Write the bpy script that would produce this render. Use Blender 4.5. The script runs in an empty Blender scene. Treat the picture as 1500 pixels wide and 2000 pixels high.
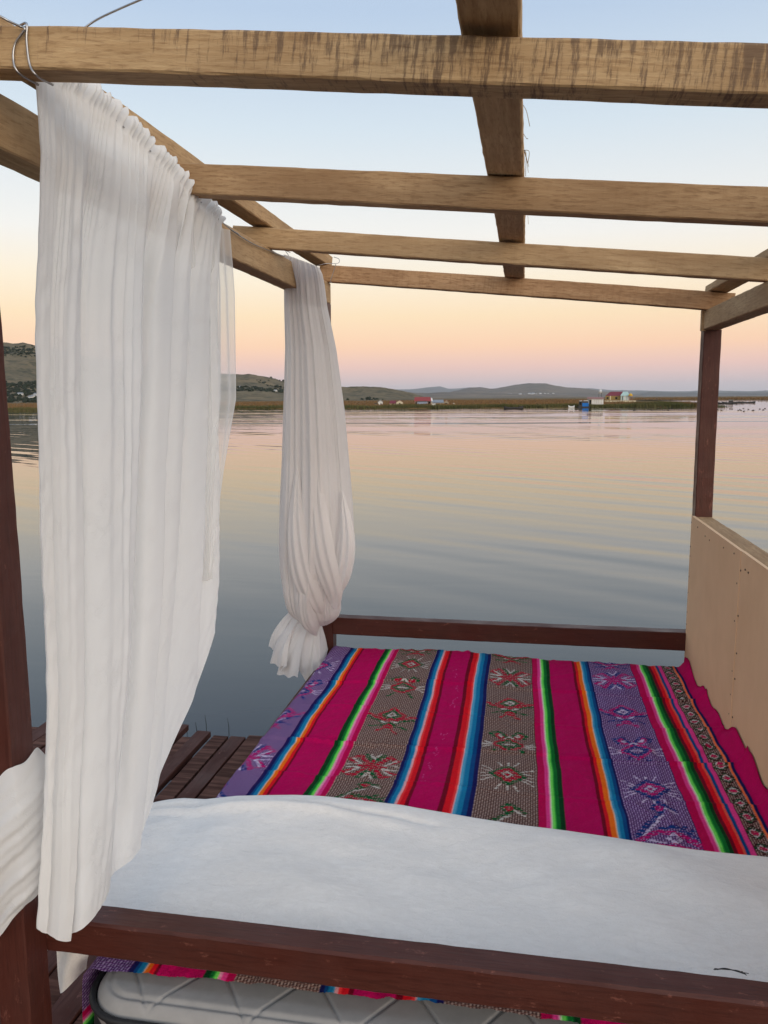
import bpy, bmesh, math, random
import numpy as np
from mathutils import Vector, Matrix, noise as mnoise

random.seed(7); rng = np.random.default_rng(7)
sc = bpy.context.scene
col = sc.collection
rad = math.radians

# ------------------------------------------------------------------ camera
# World axes follow the bed: X along its rails, Y away from the viewer, Z up; eye height is z = 0.
F, PITCH, YAW, ROLL = 1550.0, rad(8.2), rad(10.1), rad(-0.36)
_w = Vector((-math.sin(YAW)*math.cos(PITCH), math.cos(YAW)*math.cos(PITCH), -math.sin(PITCH)))
_r = Vector((math.cos(YAW), math.sin(YAW), 0)); _u = _r.cross(_w)
CR = _r*math.cos(ROLL) + _u*math.sin(ROLL); CU = -_r*math.sin(ROLL) + _u*math.cos(ROLL); CW = _w
cam_d = bpy.data.cameras.new('camera'); cam = bpy.data.objects.new('camera', cam_d); col.objects.link(cam)
cam_d.sensor_fit = 'HORIZONTAL'; cam_d.sensor_width = 36.0; cam_d.lens = F/1500*36
cam_d.clip_start = 0.05; cam_d.clip_end = 40000
m = Matrix.Identity(4)
for i in range(3):
    m[i][0] = CR[i]; m[i][1] = CU[i]; m[i][2] = -CW[i]
cam.matrix_world = m
sc.camera = cam

# ------------------------------------------------------------------ sky, sun, exposure
SUN_EL, SUN_AZ = rad(10), rad(138)          # sun glow low behind the viewer (azimuth measured from +Y towards +X)
W = bpy.data.worlds.new('World'); sc.world = W; W.use_nodes = True
nt = W.node_tree; nt.nodes.clear()
def srgb(r, g, b):
    f = lambda c: c/12.92 if c <= 0.04045 else ((c+0.055)/1.055)**2.4
    return (f(r/255), f(g/255), f(b/255), 1)
def ramp(tree, stops, interp='LINEAR'):
    n = tree.nodes.new('ShaderNodeValToRGB'); cr = n.color_ramp; cr.interpolation = interp
    while len(cr.elements) > 1: cr.elements.remove(cr.elements[-1])
    cr.elements[0].position = stops[0][0]; cr.elements[0].color = stops[0][1]
    for p, c in stops[1:]:
        e = cr.elements.new(p); e.color = c
    return n
out = nt.nodes.new('ShaderNodeOutputWorld')
tc = nt.nodes.new('ShaderNodeTexCoord'); sep = nt.nodes.new('ShaderNodeSeparateXYZ')
nt.links.new(tc.outputs['Generated'], sep.inputs[0])
asin = nt.nodes.new('ShaderNodeMath'); asin.operation = 'ARCSINE'; nt.links.new(sep.outputs['Z'], asin.inputs[0])
mr = nt.nodes.new('ShaderNodeMapRange'); mr.inputs['From Min'].default_value = 0; mr.inputs['From Max'].default_value = math.pi/2
nt.links.new(asin.outputs[0], mr.inputs['Value'])
deg = lambda d: d/90.0
east = ramp(nt, [(0, srgb(176,178,194)), (deg(.5), srgb(182,180,196)), (deg(1.2), srgb(208,186,196)), (deg(2.2), srgb(236,192,188)), (deg(3.6), srgb(255,206,174)),
                 (deg(5.6), srgb(255,223,183)), (deg(8), srgb(255,237,210)), (deg(11), srgb(246,242,236)), (deg(17.5), srgb(216,228,237)),
                 (deg(24), srgb(187,206,230)), (deg(45), srgb(174,194,220)), (1, srgb(172,190,214))])
west = ramp(nt, [(0, (1.9,1.4,.95,1)), (deg(6), (2.5,2.0,1.5,1)), (deg(16), (2.2,2.0,1.8,1)), (deg(30), (1.5,1.52,1.55,1)), (deg(50), (.80,.88,.98,1)), (1, srgb(172,190,214))])
nt.links.new(mr.outputs[0], east.inputs[0]); nt.links.new(mr.outputs[0], west.inputs[0])
wm = nt.nodes.new('ShaderNodeMapRange'); wm.interpolation_type = 'SMOOTHSTEP'
wm.inputs['From Min'].default_value = -0.30; wm.inputs['From Max'].default_value = 0.95
wd_ = nt.nodes.new('ShaderNodeVectorMath'); wd_.operation = 'DOT_PRODUCT'; wd_.inputs[1].default_value = (math.sin(SUN_AZ), math.cos(SUN_AZ), 0)
nt.links.new(tc.outputs['Generated'], wd_.inputs[0]); nt.links.new(wd_.outputs['Value'], wm.inputs['Value'])
mx = nt.nodes.new('ShaderNodeMix'); mx.data_type = 'RGBA'
nt.links.new(wm.outputs[0], mx.inputs[0]); nt.links.new(east.outputs[0], mx.inputs[6]); nt.links.new(west.outputs[0], mx.inputs[7])
bg1 = nt.nodes.new('ShaderNodeBackground'); nt.links.new(mx.outputs[2], bg1.inputs[0]); bg1.inputs[1].default_value = 0.96
sky = nt.nodes.new('ShaderNodeTexSky'); sky.sky_type = 'NISHITA'; sky.sun_disc = False
sky.sun_elevation = rad(1.0); sky.sun_rotation = SUN_AZ; sky.altitude = 3800
bg2 = nt.nodes.new('ShaderNodeBackground'); nt.links.new(sky.outputs[0], bg2.inputs[0]); bg2.inputs[1].default_value = 0.05
add = nt.nodes.new('ShaderNodeAddShader'); nt.links.new(bg1.outputs[0], add.inputs[0]); nt.links.new(bg2.outputs[0], add.inputs[1])
nt.links.new(add.outputs[0], out.inputs[0])

sd = bpy.data.lights.new('sun', 'SUN'); sd.energy = 0.8; sd.angle = rad(24); sd.color = (1.0, .91, .80)
sun = bpy.data.objects.new('sun', sd); col.objects.link(sun)
sdir = Vector((math.sin(SUN_AZ)*math.cos(SUN_EL), math.cos(SUN_AZ)*math.cos(SUN_EL), math.sin(SUN_EL)))
sun.rotation_euler = (-sdir).to_track_quat('-Z', 'Y').to_euler()
vs = sc.view_settings; vs.view_transform = 'Standard'; vs.look = 'None'; vs.exposure = 0.0; vs.gamma = 1.0; vs.use_curve_mapping = False

# ------------------------------------------------------------------ helpers
def ray(x, y): return CR*((x-750)/F) + CU*((1000-y)/F) + CW
def on_z(x, y, z): d = ray(x, y); return d*(z/d.z)
def on_x(x, y, X): d = ray(x, y); return d*(X/d.x)
def on_y(x, y, Y): d = ray(x, y); return d*(Y/d.y)
def at_dist(x, y, D):
    d = ray(x, y); return d*(D/math.hypot(d.x, d.y))

def tag(o, label=None, cat=None, group=None, kind=None):
    if label: o['label'] = label
    if cat: o['category'] = cat
    if group: o['group'] = group
    if kind: o['kind'] = kind
    return o
def empty(name, loc, label=None, cat=None, group=None, rz=0):
    o = bpy.data.objects.new(name, None); col.objects.link(o); o.empty_display_size = .1
    o.location = loc; o.rotation_euler = (0, 0, rz)
    return tag(o, label, cat, group)
def link(name, me, mat=None, parent=None):
    o = bpy.data.objects.new(name, me); col.objects.link(o)
    if mat is not None and not me.materials: me.materials.append(mat)
    if parent is not None: o.parent = parent
    return o
def mesh_np(name, V, Q, smooth=True, tri=False):
    """mesh from numpy vertex and face arrays"""
    V = np.asarray(V, np.float32); Q = np.asarray(Q, np.int32); k = Q.shape[1]
    me = bpy.data.meshes.new(name)
    me.vertices.add(len(V)); me.vertices.foreach_set('co', V.ravel())
    me.loops.add(Q.size); me.loops.foreach_set('vertex_index', Q.ravel())
    me.polygons.add(len(Q)); me.polygons.foreach_set('loop_start', np.arange(len(Q), dtype=np.int32)*k)
    me.polygons.foreach_set('use_smooth', np.full(len(Q), smooth))
    me.update(calc_edges=True); me.validate()
    return me
def grid_faces(nu, nv, closed_u=False):
    """verts indexed j*nu+i"""
    i = np.arange(nu if closed_u else nu-1); j = np.arange(nv-1)
    I, J = np.meshgrid(i, j); I2 = (I+1) % nu
    return np.stack([J*nu+I, J*nu+I2, (J+1)*nu+I2, (J+1)*nu+I], -1).reshape(-1, 4)
def bm_mesh(name, bm, smooth=False):
    me = bpy.data.meshes.new(name); bmesh.ops.recalc_face_normals(bm, faces=bm.faces); bm.to_mesh(me); bm.free()
    for p in me.polygons: p.use_smooth = smooth
    return me
def add_box(bm, c, s, rz=0.0, taper=None):
    vs_ = []
    for dz in (-.5, .5):
        for dx, dy in ((-.5,-.5),(.5,-.5),(.5,.5),(-.5,.5)):
            x, y = dx*s[0], dy*s[1]
            X = x*math.cos(rz)-y*math.sin(rz); Y = x*math.sin(rz)+y*math.cos(rz)
            vs_.append(bm.verts.new((c[0]+X, c[1]+Y, c[2]+dz*s[2])))
    for f in ((3,2,1,0),(4,5,6,7),(0,1,5,4),(1,2,6,5),(2,3,7,6),(3,0,4,7)): bm.faces.new([vs_[i] for i in f])
    return vs_
def add_prism(bm, pts, axis_vec):
    """extrude polygon pts (3D) by axis_vec"""
    a = [bm.verts.new(p) for p in pts]; b = [bm.verts.new(Vector(p)+Vector(axis_vec)) for p in pts]
    bm.faces.new(a); bm.faces.new(b[::-1]); n = len(pts)
    for i in range(n): bm.faces.new((a[i], b[i], b[(i+1) % n], a[(i+1) % n]))
def box_mesh(name, s, smooth=False):
    bm = bmesh.new(); add_box(bm, (0,0,0), s); return bm_mesh(name, bm, smooth)
def tube_mesh(name, pts, r, sides=8):
    pts = [Vector(p) for p in pts]; V = []; n = len(pts); up = Vector((.13,.21,.97)).normalized()
    for i, p in enumerate(pts):
        t = (pts[min(i+1,n-1)]-pts[max(i-1,0)]).normalized()
        a = t.cross(up); a = a.normalized() if a.length > 1e-4 else t.orthogonal().normalized(); b = t.cross(a)
        rr = r[i] if isinstance(r, (list, tuple)) else r
        for k in range(sides):
            th = 2*math.pi*k/sides; V.append(p + a*math.cos(th)*rr + b*math.sin(th)*rr)
    return mesh_np(name, np.array([tuple(v) for v in V]), grid_faces(sides, n, True))
def smooth_curve(pts, n=12):
    pts = [Vector(p) for p in pts]; P = [pts[0]*2-pts[1]] + pts + [pts[-1]*2-pts[-2]]; out_ = []
    for i in range(1, len(P)-2):
        for k in range(n):
            t = k/n; a,b,c,d = P[i-1],P[i],P[i+1],P[i+2]
            out_.append(.5*((2*b)+(c-a)*t+(2*a-5*b+4*c-d)*t*t+(3*b-a-3*c+d)*t*t*t))
    out_.append(pts[-1]); return out_

def timber(name, p0, p1, w, h, mat, parent, up=(0,0,1), seg=None, rough=.0006, bev=.003, seed=0):
    """a sawn timber from p0 to p1 (centre line), local X along its length; slightly uneven arrises"""
    p0 = Vector(p0); p1 = Vector(p1); L = (p1-p0).length; ax = (p1-p0).normalized()
    n = seg or max(6, int(L/.035)); rs = random.Random(seed+hash(name) % 97 if False else seed)
    b = bev
    prof = [(-w/2+b,-h/2),(w/2-b,-h/2),(w/2,-h/2+b),(w/2,h/2-b),(w/2-b,h/2),(-w/2+b,h/2),(-w/2,h/2-b),(-w/2,-h/2+b)]
    V = []
    for i in range(n+1):
        t = (i/n-.5)*L
        for k, (y, z) in enumerate(prof):
            q = (rs.random()-.5)*2*rough; q2 = (rs.random()-.5)*2*rough
            if rs.random() < .03: q *= 3
            V.append((t, y+q+.0012*math.sin(t*3+seed), z+q2+.0014*math.sin(t*2.1+seed*1.7)))
    Q = grid_faces(8, n+1, True)
    me = mesh_np(name, V, Q, smooth=False)
    bm = bmesh.new(); bm.from_mesh(me); bm.verts.ensure_lookup_table()
    bm.faces.new([bm.verts[k] for k in range(8)]); bm.faces.new([bm.verts[n*8+k] for k in range(8)])
    bmesh.ops.recalc_face_normals(bm, faces=bm.faces); bm.to_mesh(me); bm.free()
    o = link(name, me, mat, parent)
    y = Vector(up).cross(ax).normalized(); z = ax.cross(y)
    M = Matrix.Identity(4)
    for i in range(3): M[i][0]=ax[i]; M[i][1]=y[i]; M[i][2]=z[i]; M[i][3]=((p0+p1)/2)[i]
    o.matrix_local = M
    return o

# ------------------------------------------------------------------ materials
def new_mat(name):
    m_ = bpy.data.materials.new(name); m_.use_nodes = True; t = m_.node_tree
    return m_, t, t.nodes['Principled BSDF'], t.nodes['Material Output']
def N(t, kind, **kw):
    n = t.nodes.new(kind)
    for k, v in kw.items():
        if k.startswith('i_'): n.inputs[k[2:]].default_value = v
        else: setattr(n, k, v)
    return n
def mixrgb(t, fac, a, b, blend='MIX'):
    n = t.nodes.new('ShaderNodeMix'); n.data_type = 'RGBA'; n.blend_type = blend
    for s, v in ((0, fac), (6, a), (7, b)):
        if hasattr(v, 'links') or hasattr(v, 'is_linked'): t.links.new(v, n.inputs[s])
        else: n.inputs[s].default_value = v
    return n.outputs[2]
def mathn(t, op, a, b=None, c=None):
    n = t.nodes.new('ShaderNodeMath'); n.operation = op
    for i, v in enumerate((a, b, c)):
        if v is None: continue
        if hasattr(v, 'is_linked'): t.links.new(v, n.inputs[i])
        else: n.inputs[i].default_value = v
    return n.outputs[0]
def objcoord(t, scale=(1,1,1), rnd=True, kind='Object'):
    c = t.nodes.new('ShaderNodeTexCoord'); mp = t.nodes.new('ShaderNodeMapping'); mp.inputs['Scale'].default_value = scale
    t.links.new(c.outputs[kind], mp.inputs[0])
    if rnd:
        oi = t.nodes.new('ShaderNodeObjectInfo'); v = mathn(t, 'MULTIPLY', oi.outputs['Random'], 37.0)
        cb = t.nodes.new('ShaderNodeCombineXYZ'); t.links.new(v, cb.inputs[0]); t.links.new(v, cb.inputs[1])
        t.links.new(cb.outputs[0], mp.inputs['Location'])
    return mp.outputs[0]
def noisen(t, vec, scale, detail=4, rough=.55, dist=0.0):
    n = N(t, 'ShaderNodeTexNoise'); n.inputs['Scale'].default_value = scale; n.inputs['Detail'].default_value = detail
    n.inputs['Roughness'].default_value = rough; n.inputs['Distortion'].default_value = dist
    if vec is not None: t.links.new(vec, n.inputs['Vector'])
    return n.outputs['Fac']
def rmp(t, fac, stops):
    n = ramp(t, stops); t.links.new(fac, n.inputs[0]); return n.outputs[0]
def bump(t, h, strength, dist, base=None):
    b = t.nodes.new('ShaderNodeBump'); b.inputs['Strength'].default_value = strength; b.inputs['Distance'].default_value = dist
    t.links.new(h, b.inputs['Height'])
    if base is not None: t.links.new(base, b.inputs['Normal'])
    return b.outputs[0]
def g(v): return (v, v, v, 1)

def wood_mat(name, c0, c1, cd, stain=0.0, stain_lo=.52, cross=0.0):
    """sawn bare timber: long grain along local X, rings, saw marks, dark water stains across"""
    m_, t, p, o = new_mat(name)
    v1 = objcoord(t, (6.0, 90, 90)); v2 = objcoord(t, (1.0, 7, 7)); v3 = objcoord(t, (1, 1, 1))
    grain = noisen(t, v1, 1.6, 6, .65, .6); ring = noisen(t, v2, 1.5, 3, .5, 1.8)
    c = mixrgb(t, rmp(t, grain, [(.36, g(0)), (.64, g(1))]), c0, c1); fl = noisen(t, objcoord(t, (26, 190, 190)), 1.0, 4, .65); c = mixrgb(t, rmp(t, fl, [(.50, g(0)), (.66, g(.75))]), c, cd)
    rs = N(t, 'ShaderNodeTexWave', wave_type='BANDS', bands_direction='Y'); rs.inputs['Scale'].default_value = 2.2
    rs.inputs['Distortion'].default_value = 5.0; rs.inputs['Detail'].default_value = 3; t.links.new(v2, rs.inputs['Vector'])
    c = mixrgb(t, mathn(t, 'MULTIPLY', rs.outputs['Fac'], .25), c, cd)
    c = mixrgb(t, rmp(t, ring, [(.42, g(0)), (.72, g(.6))]), c, cd)
    blot = noisen(t, v3, 3.1, 3, .5, .3); c = mixrgb(t, rmp(t, blot, [(.42, g(.0)), (.7, g(.36))]), c, cd)
    h = grain
    if stain > 0:
        vs1 = objcoord(t, (52, 5.5, 5.5)); s = noisen(t, vs1, 1.5, 6, .7, .1); vb = objcoord(t, (2.6, .5, .5)); big = noisen(t, vb, 1.2, 2)
        cc = t.nodes.new('ShaderNodeTexCoord'); sx = t.nodes.new('ShaderNodeSeparateXYZ'); t.links.new(cc.outputs['Object'], sx.inputs[0])
        grad = N(t, 'ShaderNodeMapRange'); t.links.new(sx.outputs[0], grad.inputs['Value'])
        grad.inputs['From Min'].default_value = -.75; grad.inputs['From Max'].default_value = .0
        f = mathn(t, 'ADD', s, mathn(t, 'MULTIPLY', mathn(t, 'SUBTRACT', big, .5), .25))
        f = mathn(t, 'ADD', f, mathn(t, 'MULTIPLY', mathn(t, 'SUBTRACT', grad.outputs[0], .75), .16))
        fine = noisen(t, objcoord(t, (130, 22, 22)), 1.4, 5, .75); f = mathn(t, 'ADD', f, mathn(t, 'MULTIPLY', mathn(t, 'SUBTRACT', fine, .5), .55)); f = mathn(t, 'ADD', f, mathn(t, 'MULTIPLY', sx.outputs[2], 1.6))
        f = rmp(t, f, [(stain_lo, g(0)), (stain_lo+.13, g(stain))])
        c = mixrgb(t, f, c, (.105,.066,.048,1))
    if cross > 0:
        vx = objcoord(t, (90, 6, 6)); sm = noisen(t, vx, 1.0, 4, .6); c = mixrgb(t, rmp(t, sm, [(.5, g(0)), (.68, g(cross))]), c, cd); h = mathn(t, 'ADD', h, mathn(t, 'MULTIPLY', sm, .6))
    t.links.new(c, p.inputs['Base Color']); p.inputs['Roughness'].default_value = .78; p.inputs['Specular IOR Level'].default_value = .25
    t.links.new(bump(t, mathn(t, 'ADD', h, fl), .5, .002), p.inputs['Normal'])
    return m_
M = {}
M['rafter_stained'] = wood_mat('stained_timber', (.60,.425,.235,1), (.49,.325,.165,1), (.29,.175,.085,1), stain=.72, stain_lo=.50)
M['rafter'] = wood_mat('bare_timber', (.52,.35,.19,1), (.40,.25,.128,1), (.215,.12,.058,1), cross=.12)
M['rafter_light'] = wood_mat('pale_timber', (.57,.40,.225,1), (.46,.305,.16,1), (.28,.17,.085,1), cross=.15)
M['rafter_red'] = wood_mat('reddish_timber', (.51,.325,.18,1), (.39,.23,.118,1), (.21,.11,.052,1), cross=.3)

def paint_mat(name, base, worn, rough=.42, wear=.35):
    m_, t, p, o = new_mat(name)
    v = objcoord(t, (3, 26, 26)); n1 = noisen(t, v, 1.5, 6, .65, .3); v2 = objcoord(t, (1,1,1)); n2 = noisen(t, v2, 6, 4)
    c = mixrgb(t, rmp(t, n1, [(.4, g(0)), (.75, g(wear))]), base, worn); c = mixrgb(t, rmp(t, n2, [(.5, g(0)), (.75, g(.35))]), c, tuple(x*.55 for x in base[:3])+(1,))
    sp = noisen(t, objcoord(t, (.5,1,1)), 48, 4, .7); c = mixrgb(t, rmp(t, sp, [(.62, g(0)), (.70, g(.8))]), c, tuple(x*1.7 for x in worn[:3])+(1,)); fb = noisen(t, objcoord(t, (12, 170, 170)), 1, 3, .6); c = mixrgb(t, rmp(t, fb, [(.5, g(0)), (.7, g(.5))]), c, tuple(x*.45 for x in base[:3])+(1,))
    t.links.new(c, p.inputs['Base Color'])
    t.links.new(rmp(t, n2, [(.3, g(rough-.08)), (.7, g(rough+.2))]), p.inputs['Roughness']); p.inputs['Specular IOR Level'].default_value = .3
    t.links.new(bump(t, mathn(t, 'ADD', n1, fb), .4, .0015), p.inputs['Normal'])
    return m_
M['paint'] = paint_mat('red_brown_paint', (.066,.0172,.0115,1), (.100,.036,.026,1))
M['plank'] = paint_mat('deck_stain', (.074,.028,.022,1), (.115,.05,.041,1), .55, .6)
def plank_mat2():
    m_, t, p, o = new_mat('deck_stain_ribbed')
    v = objcoord(t, (26, 1.6, 3)); n1 = noisen(t, v, 1.6, 5, .6, .2); n2 = noisen(t, objcoord(t), 8, 4)
    c = mixrgb(t, rmp(t, n1, [(.42, g(0)), (.62, g(1))]), (.062,.027,.020,1), (.15,.072,.054,1)); c = mixrgb(t, rmp(t, n2, [(.5, g(0)), (.8, g(.5))]), c, (.05,.022,.016,1))
    t.links.new(c, p.inputs['Base Color']); p.inputs['Roughness'].default_value = .85; p.inputs['Specular IOR Level'].default_value = .12; t.links.new(bump(t, n1, .3, .002), p.inputs['Normal']); return m_
M['plank2'] = plank_mat2(); M['plank'].node_tree.nodes['Principled BSDF'].inputs['Specular IOR Level'].default_value = .12

def plywood_mat():
    m_, t, p, o = new_mat('plywood')
    v = objcoord(t, (1, 1.2, 5)); n1 = noisen(t, v, 1.4, 5, .6, 1.2); v2 = objcoord(t, (8, 14, 120)); n2 = noisen(t, v2, 1, 4); n3 = noisen(t, objcoord(t), 2.6, 3)
    c = mixrgb(t, rmp(t, n1, [(.3, g(0)), (.7, g(1))]), (.78,.525,.315,1), (.69,.445,.255,1)); c = mixrgb(t, mathn(t, 'MULTIPLY', n2, .30), c, (.50,.32,.18,1))
    c = mixrgb(t, rmp(t, n3, [(.5, g(0)), (.75, g(.25))]), c, (.56,.37,.22,1))
    t.links.new(c, p.inputs['Base Color']); p.inputs['Roughness'].default_value = .62; p.inputs['Specular IOR Level'].default_value = .3; t.links.new(bump(t, n2, .12, .001), p.inputs['Normal']); return m_
M['plywood'] = plywood_mat()

def sheer_mat(name, colr, trans=.10, transl=.38, crinkle=.5):
    m_, t, p, o = new_mat(name); t.nodes.remove(p)
    v = objcoord(t, (1,1,1), rnd=False)
    nv = N(t, 'ShaderNodeTexNoise'); nv.inputs['Scale'].default_value = 46; nv.inputs['Detail'].default_value = 3; nv.inputs['Distortion'].default_value = 1.4; t.links.new(v, nv.inputs['Vector'])
    ridge = rmp(t, mathn(t, 'ABSOLUTE', mathn(t, 'SUBTRACT', nv.outputs['Fac'], .5)), [(0, g(1)), (.035, g(0))])
    mask = rmp(t, noisen(t, v, 11, 2), [(.46, g(0)), (.66, g(1))])
    h = mathn(t, 'ADD', mathn(t, 'MULTIPLY', mathn(t, 'MULTIPLY', ridge, mask), .5), mathn(t, 'MULTIPLY', nv.outputs['Fac'], .22))
    nrm = bump(t, h, crinkle, .002)
    d = N(t, 'ShaderNodeBsdfDiffuse'); d.inputs[0].default_value = colr; t.links.new(nrm, d.inputs['Normal'])
    tl = N(t, 'ShaderNodeBsdfTranslucent'); tl.inputs[0].default_value = colr; t.links.new(nrm, tl.inputs['Normal'])
    tr = N(t, 'ShaderNodeBsdfTransparent')
    mx1 = N(t, 'ShaderNodeMixShader'); mx1.inputs[0].default_value = transl; t.links.new(d.outputs[0], mx1.inputs[1]); t.links.new(tl.outputs[0], mx1.inputs[2])
    lw = N(t, 'ShaderNodeLayerWeight'); lw.inputs[0].default_value = .5
    tf = mathn(t, 'MULTIPLY', mathn(t, 'SUBTRACT', 1.0, lw.outputs['Facing']), trans); 
    mx2 = N(t, 'ShaderNodeMixShader'); t.links.new(tf, mx2.inputs[0]); t.links.new(mx1.outputs[0], mx2.inputs[1]); t.links.new(tr.outputs[0], mx2.inputs[2])
    t.links.new(mx2.outputs[0], o.inputs[0]); return m_
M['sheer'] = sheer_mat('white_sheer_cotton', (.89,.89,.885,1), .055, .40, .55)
M['sheer_thin'] = sheer_mat('white_sheer_cotton_single', (.88,.88,.87,1), .52, .40, .2)
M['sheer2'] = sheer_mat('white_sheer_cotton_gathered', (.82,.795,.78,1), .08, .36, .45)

def fleece_mat():
    m_, t, p, o = new_mat('white_fleece'); v = objcoord(t, (1,1,1), rnd=False)
    n1 = noisen(t, objcoord(t, (1,.55,1), rnd=False), 240, 3, .7); n2 = noisen(t, objcoord(t, (1,2.0,1), rnd=False), 30, 6, .72, .5); n3 = noisen(t, v, 5, 3)
    c = mixrgb(t, rmp(t, n2, [(.32, g(0)), (.66, g(1))]), (.76,.73,.695,1), (.85,.82,.785,1)); c = mixrgb(t, rmp(t, n3, [(.4, g(0)), (.75, g(.5))]), c, (.76,.73,.695,1))
    t.links.new(c, p.inputs['Base Color']); p.inputs['Roughness'].default_value = .95; p.inputs['Specular IOR Level'].default_value = .1
    p.inputs['Sheen Weight'].default_value = .15; p.inputs['Sheen Roughness'].default_value = .5
    h = mathn(t, 'ADD', mathn(t, 'MULTIPLY', n1, .5), n2); t.links.new(bump(t, h, .7, .005), p.inputs['Normal']); return m_
M['fleece'] = fleece_mat()

def flat_mat(name, c, rough=.6, metal=0.0, spec=.4, var=.12, scale=20):
    m_, t, p, o = new_mat(name); n = noisen(t, objcoord(t), scale, 3)
    t.links.new(mixrgb(t, rmp(t, n, [(.3, g(0)), (.7, g(1))]), c, tuple(x*(1-var*2) for x in c[:3])+(1,)), p.inputs['Base Color'])
    p.inputs['Roughness'].default_value = rough; p.inputs['Metallic'].default_value = metal; p.inputs['Specular IOR Level'].default_value = spec; return m_
M['steel'] = flat_mat('galvanised_wire', (.45,.45,.46,1), .38, 1.0)
M['nail'] = flat_mat('nail_head', (.05,.035,.03,1), .5, .6)
M['black_tape'] = flat_mat('black_tape', (.018,.018,.020,1), .6)
M['straw'] = flat_mat('wood_splinter', (.45,.33,.20,1), .8)

def blanket_mat():
    m_, t, p, o = new_mat('woven_aguayo_cloth')
    a = N(t, 'ShaderNodeVertexColor'); a.layer_name = 'weave'
    n = noisen(t, objcoord(t, (1,.4,1), rnd=False), 420, 2); n2 = noisen(t, objcoord(t, rnd=False), 9, 4)
    c = mixrgb(t, mathn(t, 'MULTIPLY', n, .22), a.outputs[0], (.02,.01,.015,1), 'MIX')
    t.links.new(c, p.inputs['Base Color']); p.inputs['Roughness'].default_value = .88; p.inputs['Specular IOR Level'].default_value = .05
    h = mathn(t, 'ADD', n, mathn(t, 'MULTIPLY', n2, .6)); t.links.new(bump(t, h, .35, .002), p.inputs['Normal']); return m_
M['blanket'] = blanket_mat()

# ------------------------------------------------------------------ lake
WATER_Z = -2.0
def water_mat():
    m_, t, p, o = new_mat('lake_water')
    p.inputs['Base Color'].default_value = (.042,.046,.050,1); p.inputs['Roughness'].default_value = .015; p.inputs['IOR'].default_value = 1.36
    p.inputs['Specular IOR Level'].default_value = .5
    c = t.nodes.new('ShaderNodeTexCoord')
    def mapped(scale, rot):
        mp = t.nodes.new('ShaderNodeMapping'); mp.inputs['Scale'].default_value = scale; mp.inputs['Rotation'].default_value = (0,0,rot); t.links.new(c.outputs['Object'], mp.inputs[0]); return mp.outputs[0]
    def wav(vec, scale, dist, detail=1.0):
        n = N(t, 'ShaderNodeTexWave', wave_type='BANDS', bands_direction='Y', wave_profile='SIN'); n.inputs['Scale'].default_value = scale
        n.inputs['Distortion'].default_value = dist; n.inputs['Detail'].default_value = detail; n.inputs['Detail Scale'].default_value = .35; t.links.new(vec, n.inputs['Vector']); return n.outputs['Fac']
    big = noisen(t, mapped((.035,.09,1), .1), 1, 2)
    patch = rmp(t, big, [(.40, g(.03)), (.66, g(1))])
    s1 = noisen(t, mapped((.30,1.1,1), .12), 1.0, 3, .5, .4)
    r1 = wav(mapped((1,1,1), .62), .26, 1.3); r2 = wav(mapped((1,1,1), .30), .17, 2.0)
    h = mathn(t, 'ADD', mathn(t, 'MULTIPLY', s1, .0030), mathn(t, 'MULTIPLY', mathn(t, 'MULTIPLY', r1, patch), .0115))
    h = mathn(t, 'ADD', h, mathn(t, 'MULTIPLY', mathn(t, 'MULTIPLY', r2, patch), .0060))
    r3 = wav(mapped((1,1,1), .50), .62, 1.6); h = mathn(t, 'ADD', h, mathn(t, 'MULTIPLY', mathn(t, 'MULTIPLY', r3, patch), .0022))
    fine = noisen(t, mapped((.9,3.4,1), .1), 1.0, 2); h = mathn(t, 'ADD', h, mathn(t, 'MULTIPLY', fine, .0006))
    # long low boat wake crossing the lake
    sx = t.nodes.new('ShaderNodeSeparateXYZ'); t.links.new(c.outputs['Object'], sx.inputs[0])
    lin = mathn(t, 'ADD', sx.outputs[1], mathn(t, 'MULTIPLY', sx.outputs[0], -.10)); lin = mathn(t, 'ADD', lin, mathn(t, 'MULTIPLY', noisen(t, mapped((.03,.03,1), 0), 1, 2), 14))
    for (y0, wd, lam, amp) in ((70, 1.2, 2.6, .085), (84, 3.5, 6.0, .05), (112, 6.0, 10.0, .06)):
        dd = mathn(t, 'SUBTRACT', lin, float(y0)); env = mathn(t, 'EXPONENT', mathn(t, 'MULTIPLY', mathn(t, 'POWER', mathn(t, 'DIVIDE', mathn(t, 'ABSOLUTE', dd), wd), 2.0), -1.0))
        wk = mathn(t, 'MULTIPLY', mathn(t, 'SINE', mathn(t, 'MULTIPLY', dd, 6.283/lam)), env); h = mathn(t, 'ADD', h, mathn(t, 'MULTIPLY', wk, amp))
    t.links.new(bump(t, h, 1.0, 1.0), p.inputs['Normal']); return m_
M['water'] = water_mat()
R0 = 11500.0
me = mesh_np('lake_water', [(-R0,-4000,0),(R0,-4000,0),(R0,R0,0),(-R0,R0,0)], [[0,1,2,3]], False)
lake = link('lake_water', me, M['water']); lake.location = (0,0,WATER_Z); tag(lake, kind='structure')

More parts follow.
